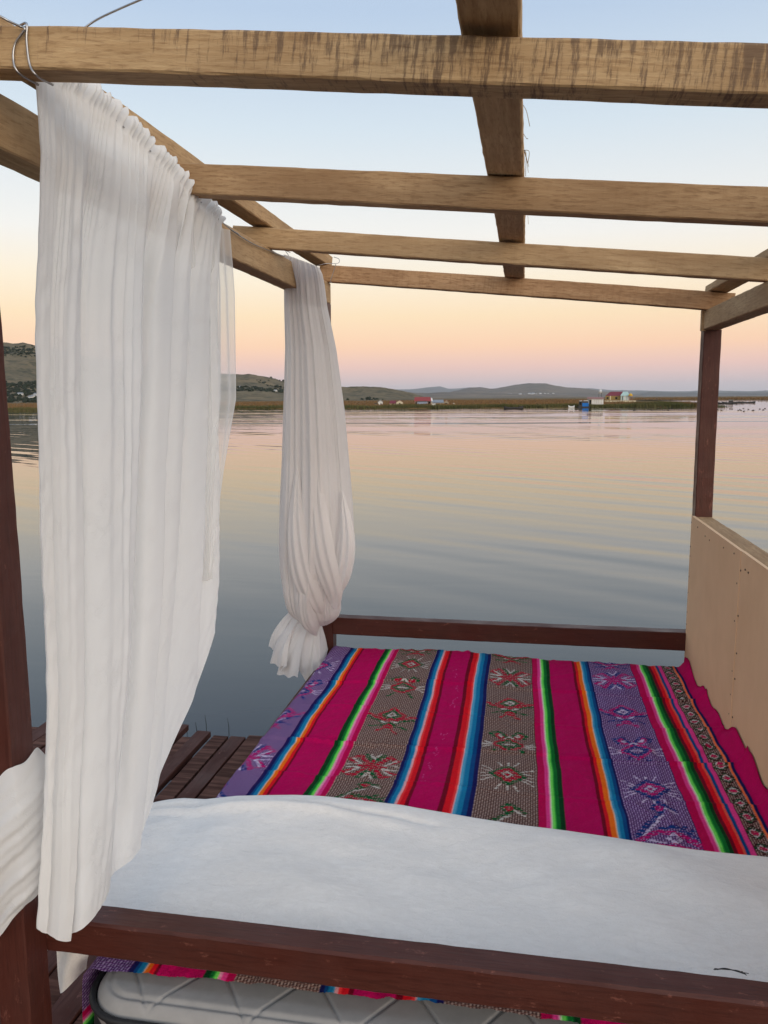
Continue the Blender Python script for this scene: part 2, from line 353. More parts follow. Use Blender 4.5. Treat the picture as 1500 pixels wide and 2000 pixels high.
# ------------------------------------------------------------------ hills
def terr_mat(name, cols, scale, dark, dark_amt=.5):
    m_, t, p, o = new_mat(name); v = objcoord(t, (1,1,2.5), rnd=False)
    n1 = noisen(t, v, scale, 5, .6, .4); n2 = noisen(t, v, scale*4.5, 5, .65); n3 = noisen(t, v, scale*14, 3)
    c = mixrgb(t, rmp(t, n1, [(.38, g(0)), (.60, g(1))]), cols[0], cols[1]); c = mixrgb(t, rmp(t, n2, [(.48, g(0)), (.58, g(dark_amt))]), c, dark)
    c = mixrgb(t, rmp(t, n3, [(.4, g(0)), (.8, g(.4))]), c, cols[2])
    t.links.new(c, p.inputs['Base Color']); p.inputs['Roughness'].default_value = .95; p.inputs['Specular IOR Level'].default_value = .05; return m_
M['hill_near'] = terr_mat('grassy_hillside', [(.19,.145,.085,1), (.12,.10,.062,1), (.25,.20,.13,1)], .020, (.05,.052,.036,1), .75)
M['hill_mid'] = terr_mat('dry_hillside', [(.20,.16,.12,1), (.15,.13,.105,1), (.24,.19,.145,1)], .0030, (.085,.082,.075,1), .5)
M['hill_far'] = terr_mat('distant_ridge', [(.15,.14,.125,1), (.12,.12,.115,1), (.18,.155,.135,1)], .001, (.06,.07,.06,1), .4)
HILL_FUN = {}
def hill(name, prof, D, front, back, mat, amp, nscale, na=150, nr=44):
    px = [p[0] for p in prof]; py = [p[1] for p in prof]
    xs = np.linspace(px[0], px[-1], na); ys = np.interp(xs, px, py)
    V = []; ts = np.concatenate([np.linspace(0, 1, nr), 1+np.linspace(0, 1, 10)[1:]])
    for t_ in ts:
        for i in range(na):
            P = at_dist(float(xs[i]), float(ys[i]), D); az = Vector((P.x, P.y, 0)).normalized()
            hz = P.z - WATER_Z
            r_ = D-front+t_*front if t_ <= 1 else D+(t_-1)*back
            sh = t_ if t_ <= 1 else 2-t_
            sh = sh*sh*(3-2*sh)*.55 + sh*.45
            q = az*r_
            nz = mnoise.fractal(Vector((q.x*nscale, q.y*nscale, 3.3)), 1.0, 2.1, 5)
            nz += .35*mnoise.fractal(Vector((q.x*nscale*5, q.y*nscale*5, 7.7)), 1.0, 2.1, 3)
            edge = min(1, i/8, (na-1-i)/8); sh *= edge**.5
            z = hz*sh*(1 if t_ <= 1 else 1) + amp*nz*min(1, sh*2.2)*(1 if abs(t_-1) > .08 else .35) - .3
            V.append((q.x, q.y, WATER_Z+z))
    o = link(name, mesh_np(name, V, grid_faces(na, len(ts))), mat); tag(o, kind='structure'); return o
hillA = hill('grassy_hill', [(-520,700),(-300,650),(-160,655),(0,671),(30,677),(47,675),(67,682),(160,700),(280,714),(400,728),(486,732),(515,738),(544,745),(600,749),(669,755),(712,759),(760,763),(800,769),(840,778)], 900, 480, 500, M['hill_near'], 5.5, .010, 220, 60)
hillE = hill('dry_foothill', [(560,776),(640,764),(700,763),(760,766),(830,768),(900,767),(960,769),(1020,770),(1100,773),(1160,779)], 2300, 900, 700, M['hill_mid'], 5, .004)
hillB = hill('round_hill', [(820,776),(873,768),(900,762),(923,758),(940,757),(957,760),(973,759),(1007,752),(1035,749),(1066,749),(1085,755),(1108,760),(1141,761.5),(1181,766),(1220,770),(1260,776)], 3600, 1100, 900, M['hill_mid'], 9, .0028)
hillD = hill('low_ridge', [(1200,775),(1242,770),(1270,764.5),(1300,766),(1332,766.5),(1380,768),(1440,767),(1480,765.5),(1520,766),(1640,762),(1760,768)], 5200, 1400, 1200, M['hill_far'], 8, .002)
hillC = hill('distant_mountain_ridge', [(560,772),(640,763),(744,760.5),(800,760),(845,755.5),(859,754),(875,759),(895,758.5),(920,755.5),(940,760),(1040,762),(1153,760.5),(1197,763.5),(1253,763),(1330,764.5),(1405,763.5),(1466,764),(1500,762.5),(1600,760),(1800,770)], 9000, 2000, 1500, M['hill_far'], 14, .0012)

# ------------------------------------------------------------------ marsh with reeds
M['marsh'] = terr_mat('marsh_ground', [(.17,.105,.048,1), (.13,.095,.045,1), (.20,.13,.065,1)], .03, (.085,.085,.035,1), .5)
shore_px = [(-700,811),(-300,807),(0,803),(230,800),(460,798.5),(640,798),(800,798),(900,797),(1000,797),(1100,796),(1200,795.5),(1300,795.5),(1345,795.5),(1368,794)]
back_px = [(1366,788),(1320,784.6),(1250,783.0),(1240,781.6)]
far_px = [(1330,782.3),(1500,781.5),(1700,780),(1900,779)]
sh = [on_z(x, y, WATER_Z) for x, y in shore_px]
poly = [p.copy() for p in sh] + [on_z(x, y, WATER_Z) for x, y in back_px] + [on_z(x, y, WATER_Z) for x, y in far_px]
poly += [Vector((1600,1600,0)), Vector((900,2300,0)), Vector((-900,2300,0)), Vector((-1500,1200,0)), Vector((-800,300,0))]
bm = bmesh.new(); vs_ = [bm.verts.new((p.x, p.y, WATER_Z+.12)) for p in poly]; f_ = bm.faces.new(vs_)
vb = [bm.verts.new((p.x, p.y, WATER_Z-.3)) for p in poly]
for i in range(len(poly)): bm.faces.new((vs_[i], vb[i], vb[(i+1)%len(poly)], vs_[(i+1)%len(poly)]))
bmesh.ops.triangulate(bm, faces=[f_])
marsh = link('marsh_ground', bm_mesh('marsh_ground', bm), M['marsh']); tag(marsh, kind='structure')

def reed_mat(name, lo, hi):
    m_, t, p, o = new_mat(name); v = objcoord(t, (1,1,1), rnd=False)
    n = noisen(t, v, .22, 4, .65); n2 = noisen(t, v, 2.2, 3); geo = None
    c = mixrgb(t, rmp(t, n, [(.38, g(0)), (.62, g(1))]), lo, hi); c = mixrgb(t, mathn(t, 'MULTIPLY', n2, .5), c, tuple(x*.55 for x in lo[:3])+(1,))
    t.links.new(c, p.inputs['Base Color']); p.inputs['Roughness'].default_value = .8; p.inputs['Specular IOR Level'].default_value = .1; return m_
M['reed_green'] = reed_mat('green_reeds', (.085,.088,.030,1), (.13,.115,.045,1))
M['reed_brown'] = reed_mat('dry_reeds', (.175,.098,.042,1), (.22,.135,.062,1))
def reeds(name, pts, hs, ws, mat, label):
    n = len(pts); V = np.zeros((n, 3, 3)); P = np.array(pts); a = rng.uniform(0, math.pi, n); hs = np.array(hs); ws = np.array(ws)
    dx = np.cos(a)*ws*.5; dy = np.sin(a)*ws*.5; ln = rng.normal(0, .10, (n, 2))*hs[:, None]
    V[:,0] = P; V[:,0,0] -= dx; V[:,0,1] -= dy; V[:,1] = P; V[:,1,0] += dx; V[:,1,1] += dy; V[:,2] = P; V[:,2,2] += hs; V[:,2,:2] += ln
    o = link(name, mesh_np(name, V.reshape(-1,3), np.arange(n*3).reshape(-1,3), False), mat); return tag(o, label, 'reeds', None, 'stuff')
shp = [Vector((p.x, p.y, 0)) for p in sh]
def shore_pt(t_):
    t_ *= len(shp)-1; i = min(int(t_), len(shp)-2); return shp[i].lerp(shp[i+1], t_-i)
P1=[];H1=[];W1=[]
for k in range(26000):
    t_ = .12+.88*random.random(); p = shore_pt(t_); d = p.normalized(); off = abs(random.gauss(0, 5.5))-.5
    lob = mnoise.noise(Vector((p.x*.10, p.y*.10, 2)))
    q = p + d*(off+2.0*lob); hh = (.62+.25*lob+.18*mnoise.noise(Vector((p.x*.4,p.y*.4,5))))*random.uniform(.7,1.25)
    P1.append((q.x,q.y,WATER_Z)); H1.append(max(.25,hh)); W1.append(random.uniform(.07,.20))
for (cx_, n_, hh0) in ((1255,700,.95),(1290,900,1.15),(1312,700,1.0),(1225,400,.8)):     # taller tussocks near the point
    c_ = on_z(cx_, 795, WATER_Z)
    for k in range(n_):
        P1.append((c_.x+random.gauss(0,1.3), c_.y+1+random.gauss(0,1.2), WATER_Z)); H1.append(hh0*random.uniform(.5,1.15)); W1.append(random.uniform(.06,.14))
c_ = on_z(1402, 795, WATER_Z)
for k in range(260): P1.append((c_.x+random.gauss(0,.8), c_.y+random.gauss(0,.8), WATER_Z)); H1.append(random.uniform(.15,.6)); W1.append(.07)
reeds('shore_reeds', P1, H1, W1, M['reed_green'], 'green totora reeds fringing the near shore of the marsh')
P2=[];H2=[];W2=[]
for k in range(34000):
    t_ = .08+.92*random.random(); p = shore_pt(t_); d = p.normalized(); off = 6 + 330*random.random()**1.6
    if t_ > .93: off *= .05
    elif t_ > .80: off = min(off, 45)
    q = p + d*off; lob = mnoise.noise(Vector((q.x*.03, q.y*.03, 9)))
    P2.append((q.x,q.y,WATER_Z+.1)); H2.append((.55+.22*lob)*random.uniform(.7,1.2)); W2.append(random.uniform(.12,.3)*(1+off/120))
for k in range(5000):
    x_ = random.uniform(1240, 1560); p = on_z(x_, 781.2, WATER_Z); d = p.normalized(); q = p + d*(1+260*random.random()**1.5)
    P2.append((q.x,q.y,WATER_Z+.1)); H2.append(random.uniform(.4,1.0)); W2.append(random.uniform(.4,1.3))
reeds('dry_marsh_reeds', P2, H2, W2, M['reed_brown'], 'brown dry reeds covering the marsh behind the shore')

# shrubs on the near hillside, read as one dark mass
dg = bpy.context.evaluated_depsgraph_get()
def ground_hit(o, x, y):
    ok, loc, nrm, idx = o.ray_cast(Vector((x, y, 500)), Vector((0,0,-1))); return loc if ok else None
bpy.context.view_layer.update()
SV=[];SF=[]
ico = bmesh.new(); bmesh.ops.create_icosphere(ico, subdivisions=1, radius=1); iv=[v.co.copy() for v in ico.verts]; ifc=[[v.index for v in f.verts] for f in ico.faces]; ico.free()
cnt=0
for k in range(16000):
    r_ = 420+random.random()**1.1*430; P = at_dist(random.uniform(-120, 760), 760, r_)
    dn = mnoise.fractal(Vector((P.x*.012, P.y*.008, 1.5)), 1.0, 2.0, 3)
    low = 1-min(1, (r_-420)/430)
    if dn + .38*low < .30 + .25*random.random(): continue
    hit = ground_hit(hillA, P.x, P.y)
    if hit is None or hit.z < WATER_Z+.6: continue
    s_ = random.uniform(.35, 1.0)+.7*random.random()**4; b = len(SV); cnt += 1
    for v in iv:
        j = random.uniform(.6, 1.25); SV.append((hit.x+v.x*s_*j*1.15, hit.y+v.y*s_*j*1.15, hit.z+s_*.45+v.z*s_*j*.85))
    SF += [[b+i for i in f] for f in ifc]
M['shrub'] = flat_mat('shrub_foliage', (.030,.038,.022,1), .9, 0, .1, .25, .3)
o = link('hillside_shrubs', mesh_np('hillside_shrubs', SV, SF, False), M['shrub']); tag(o, 'dark shrubs and trees scattered over the grassy hillside', 'shrubs', None, 'stuff')

# ------------------------------------------------------------------ far houses, huts, boats, birds
def cm(name, c, rough=.75, var=.08): M[name] = flat_mat(name, c, rough, 0, .2, var, 1.2)
cm('wall_white', (.72,.70,.66,1)); cm('wall_cream', (.70,.62,.44,1)); cm('wall_pink', (.42,.27,.21,1)); cm('roof_red', (.30,.06,.06,1)); cm('roof_crimson', (.20,.045,.06,1))
cm('roof_grey', (.26,.28,.31,1)); cm('roof_dark', (.07,.065,.06,1)); cm('opening', (.012,.012,.013,1)); cm('mustard', (.32,.22,.075,1)); cm('teal_pale', (.42,.58,.55,1)); cm('yellow', (.62,.38,.05,1))
cm('tarp_blue', (.02,.16,.50,1)); cm('hut_wall', (.60,.55,.46,1)); cm('wall_tan', (.42,.35,.25,1)); cm('boat_dark', (.05,.045,.042,1)); cm('tank', (.62,.64,.66,1)); cm('roof_pink', (.30,.16,.14,1))
def local_thing(name, px, py, label, cat, group=None, base_z=WATER_Z+.1):
    """empty at the ground point under a pixel, turned to face the viewer; returns (empty, metres per photo pixel)"""
    P = on_z(px, py, base_z); az = math.atan2(-P.x, P.y)
    return empty(name, P, label, cat, group, az), math.hypot(P.x, P.y)/F*1.0
def part(name, parent, mat, boxes=(), prisms=()):
    bm = bmesh.new()
    for c, s in boxes: add_box(bm, c, s)
    for pts, ax in prisms: add_prism(bm, pts, ax)
    return link(name, bm_mesh(name, bm), M[mat], parent)
def window(parent, x, z, w, h, y, frame='roof_dark'):
    fr = part('window', parent, frame, [((x, y-.03, z), (w+.12, .06, h+.12))])
    part('pane', fr, 'opening', [((x, y-.066, z), (w, .012, h))])

# white gable cottage
t0, s = local_thing('white_cottage', 743, 791.5, 'small white gabled cottage standing leftmost among the reeds', 'house', 'houses on the marsh')
w, h = 9*s, 6.0*s
part('wall', t0, 'wall_white', [((0,w*.6,h/2-.15), (w, w*1.2, h+.3))], [([(-w/2,.02,h),(w/2,.02,h),(0,.02,h+3.4*s)], (0,w*1.16,0))])
part('roof', t0, 'roof_grey', (), [([(-w/2-.15,-.1,h-.1),(-w/2-.15,-.1,h+.02),(0,-.1,h+3.4*s+.16),(0,-.1,h+3.4*s+.03)], (0,w*1.35,0)), ([(w/2+.15,-.1,h-.1),(w/2+.15,-.1,h+.02),(.005,-.1,h+3.4*s+.16),(.005,-.1,h+3.4*s+.03)], (0,w*1.35,0))])
part('door', t0, 'opening', [((w*.12,-.02,h*.35),(w*.22,.04,h*.62))])
t0, s = local_thing('reed_shed', 733.5, 791.8, 'little dark reed shed beside the white cottage', 'shed', 'houses on the marsh')
part('wall', t0, 'wall_tan', [((0,.4,1.0*s),(6*s,.8,3*s))]); part('roof', t0, 'roof_dark', (), [([(-3.6*s,-.1,2.4*s),(3.6*s,-.1,2.4*s),(2.2*s,-.1,4.6*s),(-1.2*s,-.1,4.6*s)], (0,1.1,0))])
# cream gable with crimson side roof
t0, s = local_thing('cream_cottage', 774, 791.5, 'cream gabled cottage with a low crimson roof on its left wing', 'house', 'houses on the marsh')
part('wall', t0, 'wall_cream', [((6.5*s,1.2,2.5*s),(13*s,2.4,6*s)), ((-7*s,1.4,1.6*s),(14*s,1.8,4.0*s))], [([(0,0,5.5*s),(13*s,0,5.5*s),(6.5*s,0,9.2*s)], (0,2.3,0))])
rf = part('roof', t0, 'roof_crimson', (), [([(-14.5*s,.2,3.4*s),(.0,.2,3.4*s),(-.1,1.6,8.6*s),(-11*s,1.6,8.6*s)], (0,.12,.06))])
part('gable_trim', rf, 'roof_pink', (), [([(-.3*s,-.12,5.2*s),(-.3*s,-.12,6.0*s),(6.5*s,-.12,10.1*s),(6.5*s,-.12,9.3*s)], (0,2.6,0)), ([(13.3*s,-.12,5.2*s),(13.3*s,-.12,6.0*s),(6.51*s,-.12,10.1*s),(6.51*s,-.12,9.3*s)], (0,2.6,0))])
window(t0, 6.5*s, 3*s, 2.2*s, 2*s, 0); window(t0, -6*s, 2.2*s, 2*s, 1.4*s, .5)
# large red-roofed house
t0, s = local_thing('red_roofed_house', 826, 792.5, 'large house with long red roof and grey lean-to by the shore', 'house', 'houses on the marsh')
part('wall', t0, 'wall_pink', [((0,2.2,4.2*s),(32*s,3.6,9.4*s))]); 
rf = part('roof', t0, 'roof_red', (), [([(-17*s,.0,9*s),(16*s,.0,9*s),(14.5*s,1.9,16.4*s),(-16*s,1.9,16.4*s)], (0,.14,.05)), ([(-16*s,2.1,16.4*s),(14.5*s,2.1,16.4*s),(15*s,4.2,9*s),(-16.5*s,4.2,9*s)], (0,.14,.05))])
part('gable_panel', t0, 'wall_white', (), [([(15.6*s,.3,9*s),(19*s,.6,9*s),(18.2*s,1.2,14.5*s),(15.6*s,1.5,15.5*s)], (0,.5,0))])
part('lean_to_roof', t0, 'roof_grey', (), [([(-11*s,-1.0,3.6*s),(9*s,-1.0,3.6*s),(8.5*s,.36,8.4*s),(-10.5*s,.36,8.4*s)], (0,.1,.05))])
part('lean_to_wall', t0, 'wall_pink', [((-1*s,-.2,1.4*s),(18*s,1.0,4.2*s))]); part('door', t0, 'opening', [((12.6*s,.36,4*s),(4.4*s,.12,8*s))]); part('door', t0, 'wall_tan', [((17*s,.6,3.6*s),(2.2*s,.5,7*s))])
window(t0, -13.2*s, 5*s, 2.4*s, 2.6*s, .4); window(t0, -1*s, 1.8*s, 2.6*s, 1.6*s, -.7)
t0, s = local_thing('grey_barn', 855, 792, 'long grey-roofed barn right of the red-roofed house', 'barn', 'houses on the marsh')
part('wall', t0, 'wall_tan', [((0,4,2.6*s),(23*s,2.6,6.0*s))]); part('roof', t0, 'roof_grey', (), [([(-13*s,2.4,5.2*s),(12*s,2.4,5.2*s),(11*s,4.2,10.8*s),(-12*s,4.2,10.8*s)], (0,.14,.04))]); part('door', t0, 'opening', [((-5*s,2.66,2*s),(3*s,.08,4.4*s))])
t0, s = local_thing('tan_gable_hut', 871.5, 791.5, 'small tan gabled hut at the right end of the grey barn', 'hut', 'houses on the marsh')
part('wall', t0, 'wall_tan', [((0,1.6,2.6*s),(10*s,2.4,6*s))], [([(-5*s,.42,5.5*s),(5*s,.42,5.5*s),(.5*s,.42,9.6*s)], (0,2.2,0))]); part('roof', t0, 'roof_pink', (), [([(-6*s,.2,5.0*s),(-6*s,.2,5.7*s),(.5*s,.2,10.8*s),(.5*s,.2,9.8*s)], (0,2.8,0)), ([(6*s,.2,5.0*s),(6*s,.2,5.7*s),(.52*s,.2,10.8*s),(.52*s,.2,9.8*s)], (0,2.8,0))]); window(t0, 0, 3*s, 2*s, 2*s, .4)
t0, s = local_thing('thatch_mound', 886, 790.5, 'low pale thatched mound among the reeds right of the hut', 'haystack')
bm = bmesh.new(); bmesh.ops.create_icosphere(bm, subdivisions=3, radius=1)
for v in bm.verts: v.co = Vector((v.co.x*4.5*s*(1+.15*mnoise.noise(v.co*3)), v.co.y*.7, max(-.2, v.co.z)*3.4*s*(1+.2*mnoise.noise(v.co*4))))
link('thatch', bm_mesh('thatch', bm, True), M['wall_tan'], t0)

def boat(px, py, L, label, mat, z=WATER_Z, poles=(), rz=0.0, cabin=None, name='rowing_boat', group=None):
    P = on_z(px, py, z); t_ = empty(name, P, label, 'boat', group, math.atan2(-P.x, P.y)+rz); n = 13; V=[]; wd = L*.13
    for i in range(n):
        u = i/(n-1)*2-1; k = max(0, 1-abs(u)**2.6); hgt = .28+.22*u*u
        for yy, zz in ((-wd*k, hgt), (-wd*.7*k, -.05), (wd*.7*k, -.05), (wd*k, hgt), (wd*.84*k, hgt-.02), (0, .06), (-wd*.84*k, hgt-.02)): V.append((u*L/2, yy, zz))
    link('hull', mesh_np('hull', V, grid_faces(7, n, True)), M[mat], t_)
    for u in (-.3, .25): part('thwart', t_, 'wall_tan', [((u*L/2, 0, .24), (.22, wd*1.75, .04))])
    for (x, hh) in poles: link('pole', tube_mesh('pole', [(x,0,0),(x+.03,0,hh)], .035, 6), M['boat_dark'], t_)
    if cabin: part('cabin', t_, cabin, [((L*.08,0,.55),(L*.3,wd*1.2,.5))]); part('cabin_roof', t_, 'wall_white', [((L*.08,0,.83),(L*.36,wd*1.5,.05))])
    return t_
boat(1003, 798.8, 3.2, 'long dark rowing boat with two poles on open water', 'boat_dark', poles=((.9,.55),(1.35,.62),(-1.2,.35)))
boat(829, 796.5, 2.6, 'white boat moored in front of the red-roofed house, left of two', 'wall_white', name='moored_boat')
boat(845, 796.8, 2.4, 'grey boat moored in front of the red-roofed house, right of two', 'roof_grey', cabin='wall_white', name='moored_boat')
boat(1116, 796.5, 1.1, 'small pale boat left of the blue tarpaulin hut', 'wall_white', name='moored_boat')

# blue tarp hut on a float
t0, s = local_thing('blue_tarp_hut', 1140.5, 796, 'floating hut with bright blue tarpaulin front and white roof', 'hut', None, WATER_Z)
part('float', t0, 'boat_dark', [((0,.9,.05),(22*s,2.6,.3))]); part('wall', t0, 'roof_dark', [((-1*s,1.0,6.4*s),(17*s,1.8,11.0*s))])
part('tarpaulin', t0, 'tarp_blue', [((2.5*s,.06,4.8*s),(11.5*s,.06,7.4*s)), ((2.5*s,.03,1.9*s),(11*s,.05,1.2*s))]); part('roof', t0, 'wall_white', [((-6*s,1.0,12.4*s),(5*s,2.0,.9*s)), ((3*s,1.0,12.6*s),(8*s,2.0,1.0*s))])
part('awning_gap', t0, 'opening', [((-6.6*s,.07,7.8*s),(3.4*s,.08,5.4*s))])
# white panel hut
t0, s = local_thing('white_panel_hut', 1162.5, 795, 'long white panelled hut with dark door beside the blue hut', 'hut', None, WATER_Z)
part('float', t0, 'boat_dark', [((1*s,1.2,.12),(36*s,3.2,.5))])
part('wall', t0, 'hut_wall', [((0,1.3,9.6*s),(29*s,2.2,11.2*s))]); part('roof', t0, 'roof_pink', (), [([(-15.4*s,.0,15.0*s),(15.2*s,.0,14.6*s),(14.6*s,2.6,17.6*s),(-15*s,2.6,18*s)], (0,.05,.10))])
part('door', t0, 'opening', [((-9.2*s,.17,9.0*s),(3.4*s,.06,8.6*s))]); part('corner_panel', t0, 'roof_grey', [((-12.9*s,.17,9.4*s),(3.0*s,.05,10.4*s))])
for i in range(5):
    part('wall_panel', t0, 'wall_white', [(((-4.4+i*4.3)*s,.16,9.6*s),(3.6*s,.06,9.6*s))])
# water tank tower
t0, s = local_thing('water_tank_tower', 1171.5, 793, 'tall water tank tower rising behind the white panelled hut', 'water tower')
for dx in (-2.6, 2.6):
    for dy in (3.2, 3.8): link('leg', tube_mesh('leg', [(dx*s,dy,0),(dx*s*.9,dy,24*s)], .045, 6), M['roof_dark'], t0)
part('platform', t0, 'wall_tan', [((0,3.5,24.3*s),(8*s,.9,.7*s))]); part('brace', t0, 'roof_dark', [((0,3.18,16*s),(5.4*s,.05,.4*s))])
bm = bmesh.new(); bmesh.ops.create_cone(bm, cap_ends=True, segments=16, radius1=2.6*s, radius2=2.6*s, depth=5.6*s, matrix=Matrix.Translation((0,3.5,27.5*s))); bmesh.ops.create_cone(bm, cap_ends=True, segments=16, radius1=2.55*s, radius2=.8*s, depth=1.8*s, matrix=Matrix.Translation((0,3.5,31.2*s)))
link('tank', bm_mesh('tank', bm, True), M['tank'], t0)
# colourful house
t0, s = local_thing('mustard_house', 1199, 786, 'mustard walled house with crimson roof on a cream terrace', 'house', 'houses on the marsh')
part('wall', t0, 'mustard', [((0,2.2,8.5*s),(31*s,3.4,8*s))]); part('roof', t0, 'roof_crimson', (), [([(-11.5*s,.4,12.2*s),(16*s,.4,12.2*s),(16*s,2.2,19.6*s),(-6*s,2.2,19.6*s)], (0,.12,.05)), ([(-16.6*s,.6,11.6*s),(-11.5*s,.4,12.2*s),(-6*s,2.2,19.6*s),(-8*s,2.4,18.6*s)], (0,.12,.05))])
part('corner_post', t0, 'wall_cream', [((-6.6*s,.44,8.4*s),(1.6*s,.12,7.4*s))]); window(t0, -11.5*s, 8*s, 2.6*s, 3*s, .48); window(t0, 4*s, 8*s, 3.0*s, 3*s, .48)
t0, s = local_thing('teal_pavilion', 1220.5, 786, 'pale teal and white pavilion adjoining the mustard house', 'pavilion')
part('wall', t0, 'wall_white', [((0,2.2,8*s),(15*s,2.4,9*s))]); part('roof', t0, 'teal_pale', (), [([(-8.5*s,.7,12.3*s),(8.5*s,.7,12.3*s),(4*s,2,19.4*s),(-4*s,2,19.4*s)], (0,.12,.05))])
for dx in (-7, -2.6, 3.2): part('pillar', t0, 'teal_pale', [((dx*s,.92,8*s),(1.4*s,.12,8.8*s))])
part('door', t0, 'opening', [((-4.7*s,.97,7.6*s),(1.2*s,.06,7.6*s))])
t0, s = local_thing('yellow_gazebo', 1231, 786, 'little yellow domed gazebo right of the teal pavilion', 'gazebo')
bm = bmesh.new(); bmesh.ops.create_uvsphere(bm, u_segments=14, v_segments=8, radius=1)
for v in bm.verts: v.co = Vector((v.co.x*4.0*s, v.co.y*4*s+1.6, 11.5*s+max(0, v.co.z)*5.2*s))
link('dome', bm_mesh('dome', bm, True), M['yellow'], t0)
for dx, dy in ((-3.4,1.2),(-.6,1.0),(2.6,1.1),(3.2,1.9)): link('post', tube_mesh('post', [(dx*s,dy,3*s),(dx*s,dy,12*s)], .055, 6), M['roof_pink'], t0)
t0, s = local_thing('cream_terrace', 1211, 786.5, 'low cream terrace wall under the colourful house', 'terrace')
part('retaining_wall', t0, 'wall_cream', [((0,2.0,1.6*s),(56*s,4.4,4.4*s))]); part('coping', t0, 'wall_tan', [((0,2.0,3.95*s),(56.8*s,4.6,.35*s))])
# far dark boats at the right
for i, (x, y, L) in enumerate(((1413,788.5,3.2),(1425,788,3.6),(1440,787.6,3.0),(1458,787.3,4.2))):
    boat(x, y, L, ['dark boat at left end of the far moored row', 'dark boat second in the far moored row', 'dark boat third in the far moored row', 'longest dark boat at right end of the far moored row'][i], 'boat_dark', poles=((L*.2, .7),), cabin='boat_dark' if i == 1 else None, name='moored_boat', group='dark boats moored beyond the right post')
# waterbirds
bm = bmesh.new(); bmesh.ops.create_uvsphere(bm, u_segments=8, v_segments=6, radius=1)
for v in bm.verts: v.co = Vector((v.co.x*.20, v.co.y*.09, .05+v.co.z*.075 + .05*max(0, -v.co.x)**2))
body_me = bm_mesh('body', bm, True)
bm = bmesh.new(); bmesh.ops.create_uvsphere(bm, u_segments=6, v_segments=5, radius=1)
for v in bm.verts: v.co = Vector((.19+v.co.x*.05+max(0,v.co.x)**3*.05, v.co.y*.035, .17+v.co.z*.04))
add_prism(bm, [(.13,-.02,.06),(.19,-.02,.06),(.21,-.02,.17),(.16,-.02,.17)], (0,.04,0))
head_me = bm_mesh('head', bm, True)
for k in range(24):
    P = on_z(random.uniform(1382, 1515) if k < 19 else random.uniform(1228, 1340), random.uniform(797.5, 804), WATER_Z)
    t_ = empty('water_bird', P, 'tiny dark water bird floating among others right of the huts', 'bird', 'water birds on the lake', random.choice((0, math.pi))+random.uniform(-.5,.5))
    t_.scale = (.62,)*3; link('body', body_me, M['boat_dark'], t_); link('head', head_me, M['boat_dark'], t_)
# specks of houses on the hills
bm = bmesh.new(); add_box(bm, (0,0,1.4), (7,5,2.8)); wme = bm_mesh('wall', bm)
bm = bmesh.new(); add_prism(bm, [(-3.8,-2.8,2.7),(-3.8,2.8,2.7),(-3.8,0,4.4)], (7.6,0,0)); rme = bm_mesh('roof', bm)
wme.materials.append(M['wall_white']); rme.materials.append(M['roof_grey'])
bpy.context.view_layer.update()
def far_house(o_h, px, py, sc_, label, grp, dmin, dmax):
    d = ray(px, py).normalized()
    ok, loc, nrm, idx = o_h.ray_cast(Vector((0,0,0)), d)
    if not ok: return
    t_ = empty('hillside_house', loc-Vector((0,0,.4*sc_)), label, 'house', grp, random.uniform(-.6,.6)); t_.scale = (sc_,)*3
    link('wall', wme, None, t_); link('roof', rme, None, t_)
for k in range(30):
    far_house(hillB, random.gauss(1042, 26), random.uniform(768.5, 773), random.uniform(.5,1.1), 'tiny pale house in the village below the round hill', 'village below the round hill', 0, 0)
for (x, y) in ((529,762),(538,764.5),(470,757),(66,775.5),(60,778),(72,773),(40,772)):
    far_house(hillA, x, y, random.uniform(.22,.40), 'tiny pale house on the lower slope of the grassy hill', 'houses on the grassy hillside', 0, 0)

# ------------------------------------------------------------------ deck
deck = empty('deck', (0,0,-1.6)); tag(deck, kind='structure')
DZ = -1.6
x = -3.3; k = 0
while x < 1.7:
    wd = random.uniform(.070,.088); hi = (k % 2 == 0)
    y1 = 3.40 + random.uniform(-.05,.05) + (.03 if hi else -.02); yaw = random.uniform(-.012,.012)
    o = timber('plank', (x+wd/2, -.4, .007 if hi else .0), (x+wd/2+yaw*1.2, y1, (.007 if hi else .0)+random.uniform(-.003,.003)), wd-.006, .028, M['plank'] if hi else M['plank2'], deck, seg=30, rough=.0015, bev=.002, seed=k)
    x += wd; k += 1
for yj in (.1, 1.2, 2.3, 3.2): timber('joist', (-3.4, yj, -.07), (1.8, yj, -.07), .06, .09, M['paint'], deck, seg=8, seed=int(yj*10))
for xj in (-2.6,-.9,.9): 
    bm = bmesh.new(); bmesh.ops.create_cone(bm, cap_ends=True, segments=20, radius1=.16, radius2=.16, depth=3.4, matrix=Matrix.Translation((xj,1.5,-.29)) @ Matrix.Rotation(math.pi/2,4,'X')); link('float_drum', bm_mesh('float_drum', bm, True), M['tarp_blue'], deck)
# faint water reflections by the deck, built as thin dark upright strands
SV=[];SF=[]
refl = empty('water_reflections', on_z(390, 1425, WATER_Z), 'faint reflections in the water behind the deck, modelled as thin dark strands', 'reflection')
for (x, y0_, y1_) in ((364,1432,1416),(383,1436,1412),(402,1432,1398),(446,1436,1404)):
    a = on_z(x, y0_, WATER_Z); dd = math.hypot(a.x, a.y); hh = (y0_-y1_)/F*a.length*1.0; b = a - refl.location
    link('reflection_streak', tube_mesh('reflection_streak', [b-Vector((0,0,.3)), b+Vector((.005,0,hh*.5)), b+Vector((-.006,.01,hh))], [.0022,.0018,.0008], 5), M['shrub'], refl)

